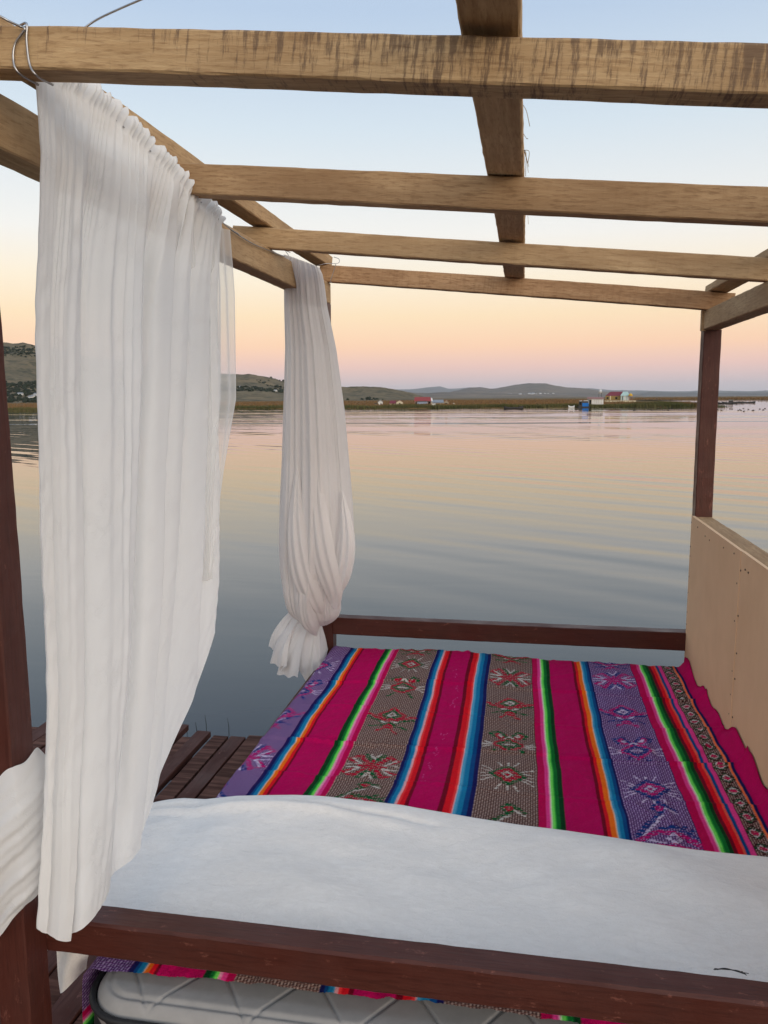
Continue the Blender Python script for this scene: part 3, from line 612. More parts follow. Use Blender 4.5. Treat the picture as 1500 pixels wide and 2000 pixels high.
# ------------------------------------------------------------------ canopy bed frame
bed = empty('canopy_bed', (0, 2.3, DZ), 'open wooden canopy bed with dark painted base and bare timber roof', 'canopy bed')
OFF = Vector((0, 2.3, DZ))
def T(name, p0, p1, w, h, mat, up=(0,0,1), **k): return timber(name, Vector(p0)-OFF, Vector(p1)-OFF, w, h, M[mat], bed, up, **k)
SL = .105
def roof(x, off=0): return .50+off-SL*(x+.86)
T('post', (-.934,1.244,DZ+.03), (-.934,1.244,.41), .066, .068, 'paint', (0,1,0), seed=1)
T('post', (-.892,3.484,DZ+.03), (-.892,3.484,.41), .068, .068, 'paint', (0,1,0), seed=2)
T('post', (.738,3.484,DZ+.03), (.738,3.484,.262), .068, .066, 'paint', (0,1,0), seed=3)
T('post', (.738,1.25,DZ+.03), (.738,1.25,.262), .068, .066, 'paint', (0,1,0), seed=4)
T('front_rail', (-1.0,1.308,-1.036), (.78,1.308,-1.036), .060, .072, 'paint', seed=5, bev=.005)
T('rear_rail', (-.857,3.48,-1.041), (.703,3.48,-1.041), .060, .080, 'paint', seed=6)
T('side_rail', (-.89,2.0,-1.27), (-.89,3.45,-1.27), .05, .12, 'paint', seed=7)
T('side_rail', (.74,1.285,-1.24), (.74,3.45,-1.24), .05, .12, 'paint', seed=8)
for i, yy in enumerate(np.linspace(1.42, 3.38, 8)): T('slat', (-.864,yy,-1.375), (.714,yy,-1.375), .07, .022, 'paint', seed=10+i, seg=8)
T('side_beam', (-.892,.35,.4555), (-.892,3.52,.4555), .064, .089, 'rafter_light', seed=21)
T('side_beam', (.735,.45,.300), (.735,3.47,.300), .068, .075, 'rafter_light', seed=22)
T('splice_block', (.7285,3.452,.300), (.7285,3.4785,.300), .075, .085, 'rafter_light', seed=23, seg=2)
up = Vector((SL,0,1)).normalized()
def rafter(yl, yr, xl, xr, h, d, mat, seed, lift=0.0):
    a = Vector((xl, yl+d/2, roof(xl, h/2+.002+lift))); b = Vector((xr, yr+d/2, roof(xr, h/2+.002)))
    return T('rafter', a, b, d, h, mat, up, seed=seed)
rafter(1.165, 1.137, -1.15, .95, .0605, .055, 'rafter_stained', 31)
rafter(1.935, 1.815, -.97, .95, .071, .050, 'rafter', 32)
rafter(2.665, 2.600, -.99, .95, .066, .045, 'rafter_light', 33)
rafter(3.462, 3.400, -.895, .80, .070, .045, 'rafter_red', 34)
# long boards laid over the rafters
def purlin(xc, w, h, y0, y1, mat, seed):
    hh = roof(xc, .075+h/2)
    return T('roof_board', (xc, y0, hh), (xc, y1, hh), w, h, mat, up, seed=seed)
purlin(-.055, .082, .022, .25, 3.50, 'rafter_light', 41)
purlin(-.893, .075, .045, .40, 3.54, 'rafter_light', 42)
purlin(.745, .075, .030, .40, 3.50, 'rafter_light', 43)
# headboard: two plywood sheets nailed to a timber cap
def ply(y0, y1, z0, z1, seed):
    t_ = .012; o = T('plywood_sheet', (.698,(y0+y1)/2,z0), (.698,(y0+y1)/2,z1), y1-y0, t_, 'plywood', (1,0,0), seg=4, rough=.0004, bev=.0015, seed=seed); return o
ply(2.6800, 3.462, -1.42, -.497, 51); ply(1.20, 2.6795, -1.42, -.497, 52)
T('headboard_cap', (.738,1.29,-.53), (.738,3.448,-.53), .066, .062, 'rafter', seed=53)
nb = bmesh.new(); bmesh.ops.create_cone(nb, cap_ends=True, segments=8, radius1=.0032, radius2=.0026, depth=.002, matrix=Matrix.Rotation(-math.pi/2,4,'Y')); nme = bm_mesh('nail_head', nb); nme.materials.append(M['nail'])
def nail(yy, zz):
    o = link('nail_head', nme, None, bed); o.location = Vector((.691,yy,zz))-OFF
for i in range(12): nail(3.452-.004*random.random(), -.54-.07*i+random.uniform(-.02,.02))
for i in range(11): nail(3.37-.14*i+random.uniform(-.06,.06), -.518-random.random()*.035)
for i in range(6): nail(2.695+random.uniform(-.004,.008), -.62-.12*i+random.uniform(-.05,.05)); nail(2.663+random.uniform(-.008,.004), -.58-.13*i+random.uniform(-.05,.05))
# splinters on the roof board edge
for i in range(9):
    y_ = random.choice((1.25,1.45,1.6,1.7,1.66,2.2,3.2)); b0 = Vector((-.014, y_, roof(-.014,.078)))-OFF
    pts = [b0, b0+Vector((random.uniform(.004,.012), random.uniform(-.02,.03), random.uniform(-.02,-.005))), b0+Vector((random.uniform(0,.012), random.uniform(-.03,.05), random.uniform(-.05,-.01)))]
    link('splinter', tube_mesh('splinter', smooth_curve(pts, 5), .0006, 4), M['straw'], bed)

# ------------------------------------------------------------------ mattress
MZ = -1.156
mat_o = empty('mattress', (-.07, 2.33, -1.36), 'thick grey quilted mattress with black piped border under the blankets', 'mattress')
MO = Vector((-.07,2.33,-1.36))
X0, X1, Y0_, Y1_ = -.845, .680, 1.262, 3.425; RC = .10
def rrect(off, n=10):
    pts = []; r_ = RC-off
    for (cx, cy, a0) in ((X0+RC, Y0_+RC, math.pi), (X1-RC, Y0_+RC, 1.5*math.pi), (X1-RC, Y1_-RC, 0), (X0+RC, Y1_-RC, .5*math.pi)):
        for i in range(n+1):
            a = a0+i/n*math.pi/2; pts.append((cx+r_*math.cos(a), cy+r_*math.sin(a)))
    return pts
nx_ = 420; ycol = np.concatenate([np.linspace(Y0_+.006, Y0_+.26, 150), np.linspace(Y0_+.26, Y1_-.006, 90)[1:]]); ny_ = len(ycol)
gx, gy = np.meshgrid(np.linspace(X0+.006, X1-.006, nx_), ycol)
cx0, cx1, cy0, cy1 = X0+RC, X1-RC, Y0_+RC, Y1_-RC
ddx = np.maximum(np.maximum(cx0-gx, gx-cx1), 0); ddy = np.maximum(np.maximum(cy0-gy, gy-cy1), 0); dd = np.sqrt(ddx**2+ddy**2)
R_ = RC-.006; fct = np.where(dd > R_, R_/np.maximum(dd, 1e-6), 1.0)
gx2 = np.where(gx < cx0, cx0-ddx*fct, np.where(gx > cx1, cx1+ddx*fct, gx)); gy2 = np.where(gy < cy0, cy0-ddy*fct, np.where(gy > cy1, cy1+ddy*fct, gy))
rim = np.clip((R_-np.minimum(dd, R_))/R_, 0, 1)
def tri_wave(v): return 2*np.abs(v-np.floor(v+.5))
L1 = np.abs(((gy2-Y0_) + 0.07*(tri_wave(gx2/.20)*2-1)) % .16 - .08)   # zigzag stitch rows
quilt = 1-np.exp(-(L1/.0045)**2)
edge_st = 1-np.exp(-((dd-.068)/.006)**2)
gz = MZ - .030*(1-np.sqrt(np.clip(rim*4, 0, 1))) + .0042*quilt*np.clip(rim*5,0,1) + .006*(edge_st-1) - .006 - .030*np.clip((gy2-1.40)/.08, 0, 1)
V = np.stack([gx2-MO.x, gy2-MO.y, gz-MO.z], -1).reshape(-1,3)
M['ticking'] = flat_mat('grey_ticking', (.33,.32,.31,1), .8, 0, .1, .06, 30); link('top_panel', mesh_np('top_panel', V, grid_faces(nx_, ny_)), M['ticking'], mat_o)
def ring_strip(name, rows, mat, smooth=True):
    Vv = []; n = None
    for off, z in rows:
        p = rrect(off); n = len(p); Vv += [(a-MO.x, b-MO.y, z-MO.z) for a, b in p]
    return link(name, mesh_np(name, Vv, grid_faces(n, len(rows), True), smooth), M[mat], mat_o)
def border_mat():
    m_, t, p, o = new_mat('black_border_fabric'); v = objcoord(t, (1,1,1), rnd=False)
    wv = N(t, 'ShaderNodeTexWave', wave_type='BANDS', bands_direction='DIAGONAL'); wv.inputs['Scale'].default_value = 9; wv.inputs['Distortion'].default_value = 6; t.links.new(v, wv.inputs['Vector'])
    t.links.new(mixrgb(t, rmp(t, wv.outputs['Fac'], [(.7, g(0)), (.8, g(1))]), (.012,.012,.014,1), (.22,.20,.19,1)), p.inputs['Base Color']); p.inputs['Roughness'].default_value = .7; return m_
M['border'] = border_mat()
ring_strip('border', [(.004,MZ-.036),(0,MZ-.06),(-.004,MZ-.11),(0,MZ-.17),(.004,MZ-.205)], 'border')
pts = rrect(-.002); pts3 = [(a-MO.x,b-MO.y,MZ-.030-MO.z) for a,b in pts]; pts3.append(pts3[0]); link('piping', tube_mesh('piping', pts3, .007, 8), M['black_tape'], mat_o)
Vb = rrect(.004); bm = bmesh.new(); bm.faces.new([bm.verts.new((a-MO.x,b-MO.y,MZ-.205-MO.z)) for a,b in Vb]); link('underside', bm_mesh('underside', bm), M['border'], mat_o)

# ------------------------------------------------------------------ striped woven blanket: cell by cell weave
CELL = .0034
S0, S1 = -1.10, .722                    # across (arc length), along y
YB0, YB1 = 1.336, 3.53
ns, ny = int((S1-S0)/CELL), int((YB1-YB0)/CELL)
S = np.linspace(S0, S1, ns); YY = np.linspace(YB0, YB1, ny)
C = np.zeros((ny, ns, 3), np.float32)
lin = lambda *c: np.array(srgb(*c)[:3], np.float32)
MAG=(190,0,86); DRED=(120,0,34); RED=(228,22,36); ORG=(250,112,24); NAVY=(24,26,84); BLU=(0,72,128); TEAL=(22,124,166); LBL=(92,168,198); WHT=(232,226,226); DGR=(0,62,28); GRN=(12,112,44); LIM=(120,226,92); LPK=(246,176,196); PNK=(234,64,138); CRM=(196,0,78)
def stripe(a, b, cols):
    i = (S >= a) & (S < b); n = i.sum()
    if n == 0: return
    idx = np.minimum((np.arange(n)*len(cols)/n).astype(int), len(cols)-1); C[:, i] = np.array([lin(*cols[k]) for k in idx])[None]
blu = [NAVY,NAVY,NAVY,BLU,BLU,BLU,TEAL,TEAL,TEAL,(70,150,184),LBL]; grn = [DGR,DGR,DGR,DGR,GRN,GRN,GRN,(50,170,60),LIM,LIM,(206,236,176)]; pnk = [(244,150,180),PNK,PNK,CRM,CRM,CRM,CRM]; red = [(240,190,150),ORG,ORG,ORG,RED,RED,RED,DRED,DRED]; red2=[(240,170,170),(250,60,60),RED,RED,RED,DRED,DRED]
stripe(S0, -1.03, [MAG]); stripe(-1.03, -.965, (grn+pnk)); 
PUR = [(-.965,-.768),(.290,.462)]; BRN = [(-.543,-.367),(-.126,.050),(.587,.636)]
stripe(-.768,-.737, blu); stripe(-.737,-.705, red); stripe(-.705,-.608,[MAG]); stripe(-.608,-.576, grn); stripe(-.576,-.543, pnk)
stripe(-.367,-.336, blu); stripe(-.336,-.300, red2); stripe(-.300,-.218,[MAG]); stripe(-.218,-.178, red2[::-1]); stripe(-.178,-.126, blu[::-1])
stripe(.050,.086, pnk[::-1]); stripe(.086,.122, grn[::-1]); stripe(.122,.218,[MAG]); stripe(.218,.257,[DRED,DRED,RED,RED,ORG,ORG,ORG,(240,190,150)]); stripe(.257,.290, blu[::-1])
stripe(.462,.499, pnk[::-1]); stripe(.499,.532, grn[::-1]); stripe(.532,.562,[DRED,RED,RED,(240,90,70)]); stripe(.562,.575,[BLU]); stripe(.575,.587,[PNK])
stripe(.636,.643,[(255,120,70)]); stripe(.643,.651,[NAVY]); stripe(.651,S1+1,[MAG])
J, I = np.meshgrid(np.arange(ny), np.arange(ns), indexing='ij')
def base_weave(a, b, dark, mid, light):
    i0, i1 = np.searchsorted(S, a), np.searchsorted(S, b); sub = C[:, i0:i1]; jj, ii = J[:, i0:i1], I[:, i0:i1]
    sub[:] = lin(*mid); k = ((ii+2*jj) % 4 == 0) | ((ii % 2 == 0) & (jj % 3 == 0)); sub[k] = lin(*light); k2 = (ii % 2 == 1) & (jj % 3 != 1); sub[k2] = lin(*dark)
    return i0, i1
for a, b in PUR: base_weave(a, b, (58,22,74), (98,52,114), (176,148,190))
for a, b in BRN: base_weave(a, b, (54,28,27), (112,78,69), (176,150,138))
SS, YG = np.meshgrid(S, YY)
def seg_draw(cx, cy, hw, hh, lines, pal):
    """lines: (colour key, [(x,y)...], thickness cells) in unit box"""
    i0, i1 = np.searchsorted(S, cx-hw*1.05), np.searchsorted(S, cx+hw*1.05); j0, j1 = np.searchsorted(YY, cy-hh*1.1), np.searchsorted(YY, cy+hh*1.1)
    if i1 <= i0 or j1 <= j0: return
    xs = SS[j0:j1, i0:i1]; ys = YG[j0:j1, i0:i1]; sub = C[j0:j1, i0:i1]; jj = J[j0:j1, i0:i1]; ii = I[j0:j1, i0:i1]
    for key, pts, th in lines:
        dmin = np.full(xs.shape, 9.0)
        for (ax, ay), (bx, by) in zip(pts[:-1], pts[1:]):
            ax_, ay_, bx_, by_ = cx+ax*hw, cy+ay*hh, cx+bx*hw, cy+by*hh; vx, vy = bx_-ax_, by_-ay_; L2 = vx*vx+vy*vy+1e-12
            t_ = np.clip(((xs-ax_)*vx+(ys-ay_)*vy)/L2, 0, 1); dmin = np.minimum(dmin, np.hypot(xs-ax_-t_*vx, ys-ay_-t_*vy))
        k = (dmin < th*CELL*(.52 if key == 'w' else .78)) & ((ii+jj) % 7 != 0) & (jj % 5 != 3); sub[k] = lin(*pal[key])
def mir(p): return [(-x, y) for x, y in p]
def rot(p): return [(x, -y) for x, y in p]
def dia(cx, cy, rx, ry): return [(cx-rx,cy),(cx,cy+ry),(cx+rx,cy),(cx,cy-ry),(cx-rx,cy)]
def both(k, p, th): return [(k, p, th), (k, mir(p), th)]
mA = []                                            # diamond with rays
for a in np.linspace(.12, .88, 5): mA += both('w', [(.42,.55*(a-.5)), (.92,1.3*(a-.5))], 1.6)
for a in (-.22, 0, .22): mA += [('w', [(a,.6),(a*1.8,.88)], 1.6), ('w', [(a,-.6),(a*1.8,-.88)], 1.6)]
mA += [('g', dia(0,0,.60,.58), 3), ('r', dia(0,0,.40,.38), 3), ('w', dia(0,0,.14,.16), 2.4), ('r', [(0,0),(0,.02)], 3)]
mB = []                                            # cross of chevrons
for sx, sy in ((1,1),(-1,1),(1,-1),(-1,-1)):
    q = lambda p: [(x*sx, y*sy) for x, y in p]
    mB += [('r', q([(.12,.10),(.55,.85),(.92,.52),(.30,.04)]), 3), ('w', q([(.95,.12),(.42,.16),(.80,.60)]), 2.6), ('g', q([(.0,.36),(.34,.92)]), 2.8), ('w', q([(.0,.55),(.20,.98)]), 2)]
mB += [('r', [(-.5,0),(.5,0)], 2.5), ('r', [(0,-.4),(0,.4)], 2.5)]
mE = [('r', dia(0,.30,.55,.50), 2.8), ('g', dia(0,.30,.36,.34), 2.6), ('w', dia(0,.30,.18,.18), 2.4)] + both('r', [(.98,.28),(.40,-.02),(0,-.12)], 3) + both('g', [(.95,.05),(.55,-.10),(.25,-.30)], 2.2) + \
     [('w', [(-.34,-.20),(0,-.38),(.34,-.20)], 2.6), ('g', [(-.22,-.52),(0,-.36),(.22,-.52)], 2.6), ('r', dia(0,-.62,.16,.12), 2.4)] + both('r', [(.1,-.7),(.42,-.95)], 2) + both('g', [(.18,-.4),(.75,-.62)], 2)
mD = [('r', dia(0,-.18,.62,.48), 2.8), ('g', dia(0,-.18,.42,.32), 2.8), ('w', [(-.2,-.18),(.2,-.18)], 3)] + both('w', [(.62,-.12),(.98,.02)], 2.2) + both('w', [(.66,-.2),(1,-.2)], 2.2) + both('w', [(.62,-.28),(.96,-.42)], 2.2) + \
     both('r', dia(.34,.52,.22,.20), 3) + both('w', dia(.34,.52,.07,.07), 2.6) + both('g', [(.0,.30),(.34,.80),(.75,.66),(.60,.40)], 2.6) + [('w', [(-.15,.32),(0,.44),(.15,.32)], 2.4)] + both('g', [(.3,-.62),(.55,-.9)], 2.2)
mC = [('g', [(-.85,-.55),(-.45,-.05),(.05,.40),(.18,.72)], 3.4), ('w', [(-.70,-.60),(-.30,-.08),(.12,.38)], 2.4), ('g', dia(.10,.72,.22,.22), 2.8), ('r', dia(.10,.72,.07,.07), 2.8), ('w', [(.28,.66),(.62,.48)], 2.2), ('g', [(.25,.86),(.62,.60)], 2.2),
      ('r', [(-.85,-.75),(-.2,-.35),(.55,-.45),(.98,-.80)], 3.4), ('g', [(-.1,-.18),(.55,-.22),(.98,-.55)], 3), ('w', dia(.25,-.62,.20,.16), 2.6), ('r', [(-.5,-.95),(.3,-.85),(.9,-.98)], 3), ('w', [(-.55,-.72),(-.1,-.80)], 2.4), ('g', [(.5,-.3),(.7,-.05)], 2.2), ('g', [(.75,-.4),(.95,-.15)], 2.2)]
palB = dict(r=(180,16,48), g=(6,88,46), w=(204,194,182)); palP = dict(r=(190,20,104), g=(18,56,118), w=(210,192,216))
BZ = -1.135
def row(a, b, pal, items, flip=1):
    for mo, px, py, k in items:
        cy = on_z(px, py, BZ).y; hw = (b-a)/2*.96; hh = .108*k; ln = [(c, [(x*flip, y) for x, y in p], th) for c, p, th in mo]; seg_draw((a+b)/2, cy, hw, hh, ln, pal)
row(-.543,-.367, palB, [(mC,690,1600,1.1),(mC,690,1556,.8),(mB,728,1496,.82),(mE,760,1408,1.0),(mD,785,1345,1.12),(mA,803,1303,1.0),(mE,822,1275,.7)])
row(-.126,.050, palB, [(mB,992,1720,1),(mC,990,1608,1.05),(mA,992,1515,.95),(mD,1000,1445,.95),(mE,995,1380,.95),(mB,995,1322,.95),(mE,1000,1284,.7)])
row(.290,.462, palP, [(mB,1330,1750,1),(mC,1296,1606,1.1),(mA,1256,1535,.98),(mD,1235,1455,1.0),(mE,1215,1390,.95),(mB,1192,1327,.95),(mE,1180,1293,.7)])
row(-.945,-.772, palP, [(mB,300,1760,1),(mC,452,1560,1.0),(mB,492,1482,.9),(mE,548,1400,1.0),(mD,600,1345,1.1),(mA,640,1298,1.1)], -1)
for k in range(30):
    cy = 1.36+.073*k; seg_draw(.6115, cy, .022, .030, [('k', dia(0,0,.95,.95), 2.6), ('g', dia(0,0,.75,.75), 2.4), ('w', dia(0,0,.42,.45), 3.2), ('r', dia(0,0,.12,.12), 3)], dict(k=(60,20,26), g=(24,70,44), w=(212,200,196), r=(200,24,84)))
# lint and wear specks on the centre magenta band
for k in range(60):
    yl = random.uniform(1.95, 3.3); sx_ = -.262+.018*math.sin(yl*5)+random.gauss(0,.006)
    if mnoise.noise(Vector((yl*5,0,4))) > -.05: seg_draw(sx_, yl, .01, .012, [('w', [(random.uniform(-.5,.5),-.7),(random.uniform(-.5,.5),.7)], .8)], dict(w=(206,70,134)))
C *= rng.uniform(.90, 1.06, (ny, ns, 1)).astype(np.float32)
C = np.clip(C, .002, .95)
# drape the cloth
def vnoise(a, b, sx, sy, seed):
    out_ = np.zeros(a.shape, np.float32); r2 = np.random.default_rng(seed)
    for k in range(6):
        f1, f2 = r2.normal(0, sx), r2.normal(0, sy); out_ += np.sin(a*f1+b*f2+r2.uniform(0, 6.28))/2.6
    return out_
XX = SS.copy(); ZZ = np.full(SS.shape, BZ, np.float32)
XL = -.838; rr = .03
over = np.clip(XL-SS, 0, None); ang = np.clip(over/rr, 0, math.pi/2); rest = np.clip(over-rr*math.pi/2, 0, None)
XX = np.where(over > 0, XL-rr*np.sin(ang)-.10*rest-.012*np.sin(YG*21+rest*6)*np.clip(rest*8,0,1), XX); ZZ = np.where(over > 0, BZ-rr*(1-np.cos(ang))-rest*.99, ZZ)
YF = 3.425; ov = np.clip(YG-YF, 0, None); a2 = np.clip(ov/.025, 0, math.pi/2); r2_ = np.clip(ov-.025*math.pi/2, 0, None)
YO = np.where(ov > 0, YF+.025*np.sin(a2)+.0*r2_, YG); ZZ = ZZ-np.where(ov > 0, .025*(1-np.cos(a2))+r2_, 0)
top = (over <= 0.02)
und = .0085*vnoise(SS, YG, 7, 5, 1)+.0042*vnoise(SS, YG, 18, 14, 2)+.0015*vnoise(SS, YG, 50, 40, 3)+.00045*(I % 2)+.0005*rng.normal(0, 1, SS.shape)
for yc, am, sd_ in ((2.455,.010,1.), (3.02,.009,2.), (1.9,.006,3.), (2.73,.004,4.), (2.2,.004,5.)):
    y_l = yc+.012*np.sin(SS*4+sd_)+.02*SS; und += am*np.exp(-((YG-y_l)/.010)**2) - am*.5*np.exp(-((YG-y_l-.022)/.014)**2)
for k_, (sl, y0_, am) in enumerate(((.9,2.3,.006),(-.7,2.75,.005),(.5,3.2,.005),(-1.2,2.15,.005),(1.6,2.6,.004))):
    dd_ = (YG-y0_)-sl*(SS-(-.4+.25*k_)); und += am*np.exp(-(dd_/.018)**2)*np.exp(-((SS-(-.4+.25*k_))/.16)**2)
for sc0, am in ((-.215,.005),(.40,.0045),(-.47,.004)):
    und += am*np.exp(-((SS-sc0-.02*np.sin(YG*3))/.012)**2)
ZZ = ZZ + und*np.clip(1-over*14, .15, 1)
XX = XX + (.0015*vnoise(SS*.6, YG, 4, 7, 21)+.0008*vnoise(SS, YG, 9, 30, 22))*np.clip(1-over*20,0,1) + .004*np.sin(YG*3.4+SS*2)*np.clip(1-over*20,0,1) + .001*np.sin(YG*11+1.3)
# bunching up against the headboard
k = np.clip((SS-.655)/.05, 0, 1); k = k*k*(3-2*k); lift = .018 + .055*np.clip((2.9-YG)/.8, 0, 1) + .016*np.sin(YG*13)+.010*np.sin(YG*29+1) + .045*np.exp(-((YG-3.36)/.07)**2)
ZZ = ZZ + k*np.maximum(lift, 0); XX = np.minimum(XX, .688)
V = np.stack([XX, YO, ZZ], -1).reshape(-1, 3)
bl_me = mesh_np('striped_blanket', V, grid_faces(ns, ny))
at_ = bl_me.color_attributes.new('weave', 'FLOAT_COLOR', 'POINT'); cc_ = np.ones((ny*ns, 4), np.float32); cc_[:, :3] = C.reshape(-1, 3); at_.data.foreach_set('color', cc_.ravel())
bl = link('striped_blanket', bl_me, M['blanket']); tag(bl, 'magenta striped woven Andean blanket with purple and brown figured bands covering the mattress', 'blanket')

# ------------------------------------------------------------------ white fleece folded across the foot
nu, nv = 300, 150
U = np.linspace(0, 1, nu); Vv = np.linspace(0, 1, nv); UG, VG = np.meshgrid(U, Vv)
xf = -1.07 + UG*1.755
yback = np.interp(xf, [-.83,-.6,-.3,0,.3,.7], [1.93,1.955,1.965,1.93,1.905,1.90]) + .006*np.sin(xf*9)
ynear = 1.395 + .01*np.sin(xf*5)
hf = np.interp(xf, [-.84,-.75,-.5,-.15,.15,.7], [.060,.072,.074,.064,.050,.046])
# cross-section: from under the back edge, round the fold, over the top, round the front edge
prof_t = VG
yf = np.empty_like(xf); zf = np.empty_like(xf)
e = .10; rb = hf*.5
tb = np.clip(prof_t/e, 0, 1); tf = np.clip((prof_t-(1-e))/e, 0, 1); tm = np.clip((prof_t-e)/(1-2*e), 0, 1)
angb = -math.pi/2+math.pi*tb
yf = np.where(prof_t < e, yback-rb+rb*np.cos(angb), np.where(prof_t > 1-e, ynear-rb*np.sin(tf*math.pi)*.6, (yback-rb)*(1-tm)+ynear*tm))
zf = np.where(prof_t < e, BZ+.002+rb+rb*np.sin(angb), np.where(prof_t > 1-e, BZ+.002+rb+rb*np.cos(tf*math.pi), BZ+.002+2*rb))
topm = np.clip(np.minimum((prof_t-e*.6)/.1, (1-e-prof_t)/.1+.5), 0, 1)
zf = zf + topm*(.011*vnoise(xf, yf, 5, 8, 5)+.005*vnoise(xf, yf, 14, 16, 6)+.0016*vnoise(xf, yf, 45, 50, 7))
# a second fold line near the back edge at the left
zf += topm*(-.014*np.exp(-((yf-yback+.055+.05*(xf+.8))/.009)**2)*np.clip((-.15-xf)/.3, 0, 1)) + topm*(.012*np.exp(-((yf-yback+.085+.05*(xf+.8))/.018)**2)*np.clip((-.2-xf)/.3, 0, 1))
sag = np.clip(-.90-xf, 0, None); zf = zf - sag*.10 - 1.2*sag**2; xf = xf + sag*(2.0-yf)*.60
zf += topm*.006*np.exp(-((yf-1.475-.02*xf)/.014)**2)*np.clip((xf-.1)/.3, 0, 1)
Vt = np.stack([xf, yf, zf], -1).reshape(-1,3)
fle = empty('white_fleece', (-.1,1.65,BZ), 'thick white fleece blanket folded across the near end of the bed', 'blanket')
FO = np.array([-.1,1.65,BZ]); link('fold', mesh_np('fold', Vt-FO, grid_faces(nu, nv)), M['fleece'], fle)
# end of the fleece hanging over the mattress side and under the front rail
nu2, nv2 = 50, 60; a, b = np.meshgrid(np.linspace(0,1,nu2), np.linspace(0,1,nv2))
yh = 1.385+a*.50; drop = b*(.20+.05*np.sin(a*7+.6)-.03*a); an = np.clip(drop/.04,0,math.pi/2)
xh = -.83-.036*np.sin(an)-.008*np.sin(yh*30)*np.clip(drop*8,0,1); zh = BZ+.045-.036*(1-np.cos(an))-np.clip(drop-.05,0,None)
link('hanging_end', mesh_np('hanging_end', np.stack([xh,yh,zh],-1).reshape(-1,3)-FO, grid_faces(nu2,nv2)), M['fleece'], fle) if False else None
nu2, nv2 = 40, 40; a, b = np.meshgrid(np.linspace(0,1,nu2), np.linspace(0,1,nv2))
tl_ = on_y(93,1858,1.35); br_ = on_y(186,1975,1.35)
xh = tl_.x+.0+a*(br_.x-tl_.x)*(1-.42*b**1.6)+.004*np.sin(b*6); zh = -1.05+b*(br_.z+1.05)*(1-.28*a); yh = 1.352+.012*np.sin(a*5+b*3)+.03*b
link('hanging_corner', mesh_np('hanging_corner', np.stack([xh,yh,zh],-1).reshape(-1,3)-FO, grid_faces(nu2,nv2)), M['fleece'], fle)
# loose thread on the fleece
th0 = Vector((.375,1.345,-.999)); 
thr = empty('dark_thread', th0, 'dark tangled thread lying on the front rail beside the white fleece', 'thread')
for k in range(7): 
    pp = [Vector((-.05+random.uniform(-.006,.006), random.uniform(-.004,.012), .002)), Vector((-.02,random.uniform(-.006,.010),.008)), Vector((.015,random.uniform(-.006,.006),.004)), Vector((.03+random.uniform(-.01,.02),random.uniform(-.008,.008),.001))]
    link('strand', tube_mesh('strand', smooth_curve([q*.6 for q in pp], 6), .0007, 5), M['black_tape'], thr)

# ------------------------------------------------------------------ curtains
def interp_curve(pts, n):
    P = np.array([tuple(p) for p in pts]); d = np.concatenate([[0], np.cumsum(np.linalg.norm(np.diff(P, axis=0), axis=1))]); t_ = np.linspace(0, d[-1], n)
    c = np.stack([np.interp(t_, d, P[:, k]) for k in range(3)], -1)
    for _ in range(3): c[1:-1] = (c[:-2]+2*c[1:-1]+c[2:])/4
    return c
nu, nv = 420, 260
top_pts = [(-.775,1.225,.545),(-.80,1.40,.575),(-.815,1.55,.583),(-.82,1.74,.560),(-.82,1.90,.536),(-.82,2.03,.512),(-.825,2.15,.492)]
hem_k = [(0,-.862,1.196,-.957),(.12,-.838,1.203,-.975),(.25,-.805,1.213,-.992),(.38,-.780,1.235,-.965),(.5,-.770,1.280,-.95),(.62,-.780,1.39,-.95),(.72,-.795,1.49,-.94),(.80,-.808,1.58,-.865),(.88,-.815,1.72,-.80),(.95,-.82,1.86,-.735),(1,-.82,1.975,-.63)]
topc = interp_curve(top_pts, nu); hk = np.array(hem_k); ut = np.linspace(0,1,nu); hemc = np.stack([np.interp(ut, hk[:,0], hk[:,k]) for k in (1,2,3)], -1)
for _ in range(160): hemc[1:-1] = (hemc[:-2]+2*hemc[1:-1]+hemc[2:])/4
near_e = interp_curve([(-.775,1.225,.545),on_y(80,300,1.21),on_y(70,600,1.20),on_y(72,800,1.195),on_y(84,1100,1.19),on_y(91,1400,1.19),on_y(84,1620,1.19),(-.862,1.196,-.957)], nv)
far_e = interp_curve([(-.825,2.15,.492),(-.82,2.10,.314),(-.82,2.09,.114),(-.82,2.065,-.12),(-.82,2.056,-.239),(-.82,2.035,-.378),(-.82,2.01,-.50),(-.82,1.975,-.63)], nv)
u = np.linspace(0,1,nu)[None,:,None]; v = np.linspace(0,1,nv)[:,None,None]
P = (1-v)*topc[None]+v*hemc[None]+(1-u)*near_e[:,None]+u*far_e[:,None]-((1-u)*(1-v)*topc[0]+u*(1-v)*topc[-1]+(1-u)*v*hemc[0]+u*v*hemc[-1])
u2 = u[...,0]; v2 = v[...,0]
uu = u2 + .008*np.sin(v2*3+u2*5) + .012*v2*np.sin(u2*11)
def pleat(ph, sharp=1.6):
    q = (ph/(2*math.pi)) % 1.0; a_ = .80
    return np.where(q < a_, -1+2*np.sin(q/a_*math.pi/2)**1.3, 1-2*((q-a_)/(1-a_))**2*(3-2*(q-a_)/(1-a_)))
ph = 2*math.pi*(6.2*uu + .55*np.sin(uu*7.3)+.12*np.sin(uu*17+1)+.05*np.sin(v2*3+uu*9)); ph2 = 2*math.pi*(15*uu+.6*np.sin(uu*23+2)); ph3 = 2*math.pi*(44*uu+.4*np.sin(uu*41))
ed = np.clip(u2/.10, 0, 1)*np.clip((1-u2)/.03, .25, 1)
wl = np.clip(v2/.25, 0, 1); wl = wl*wl*(3-2*wl)
frontflat = .30+.70*np.clip((u2-.15)/.2, 0, 1)
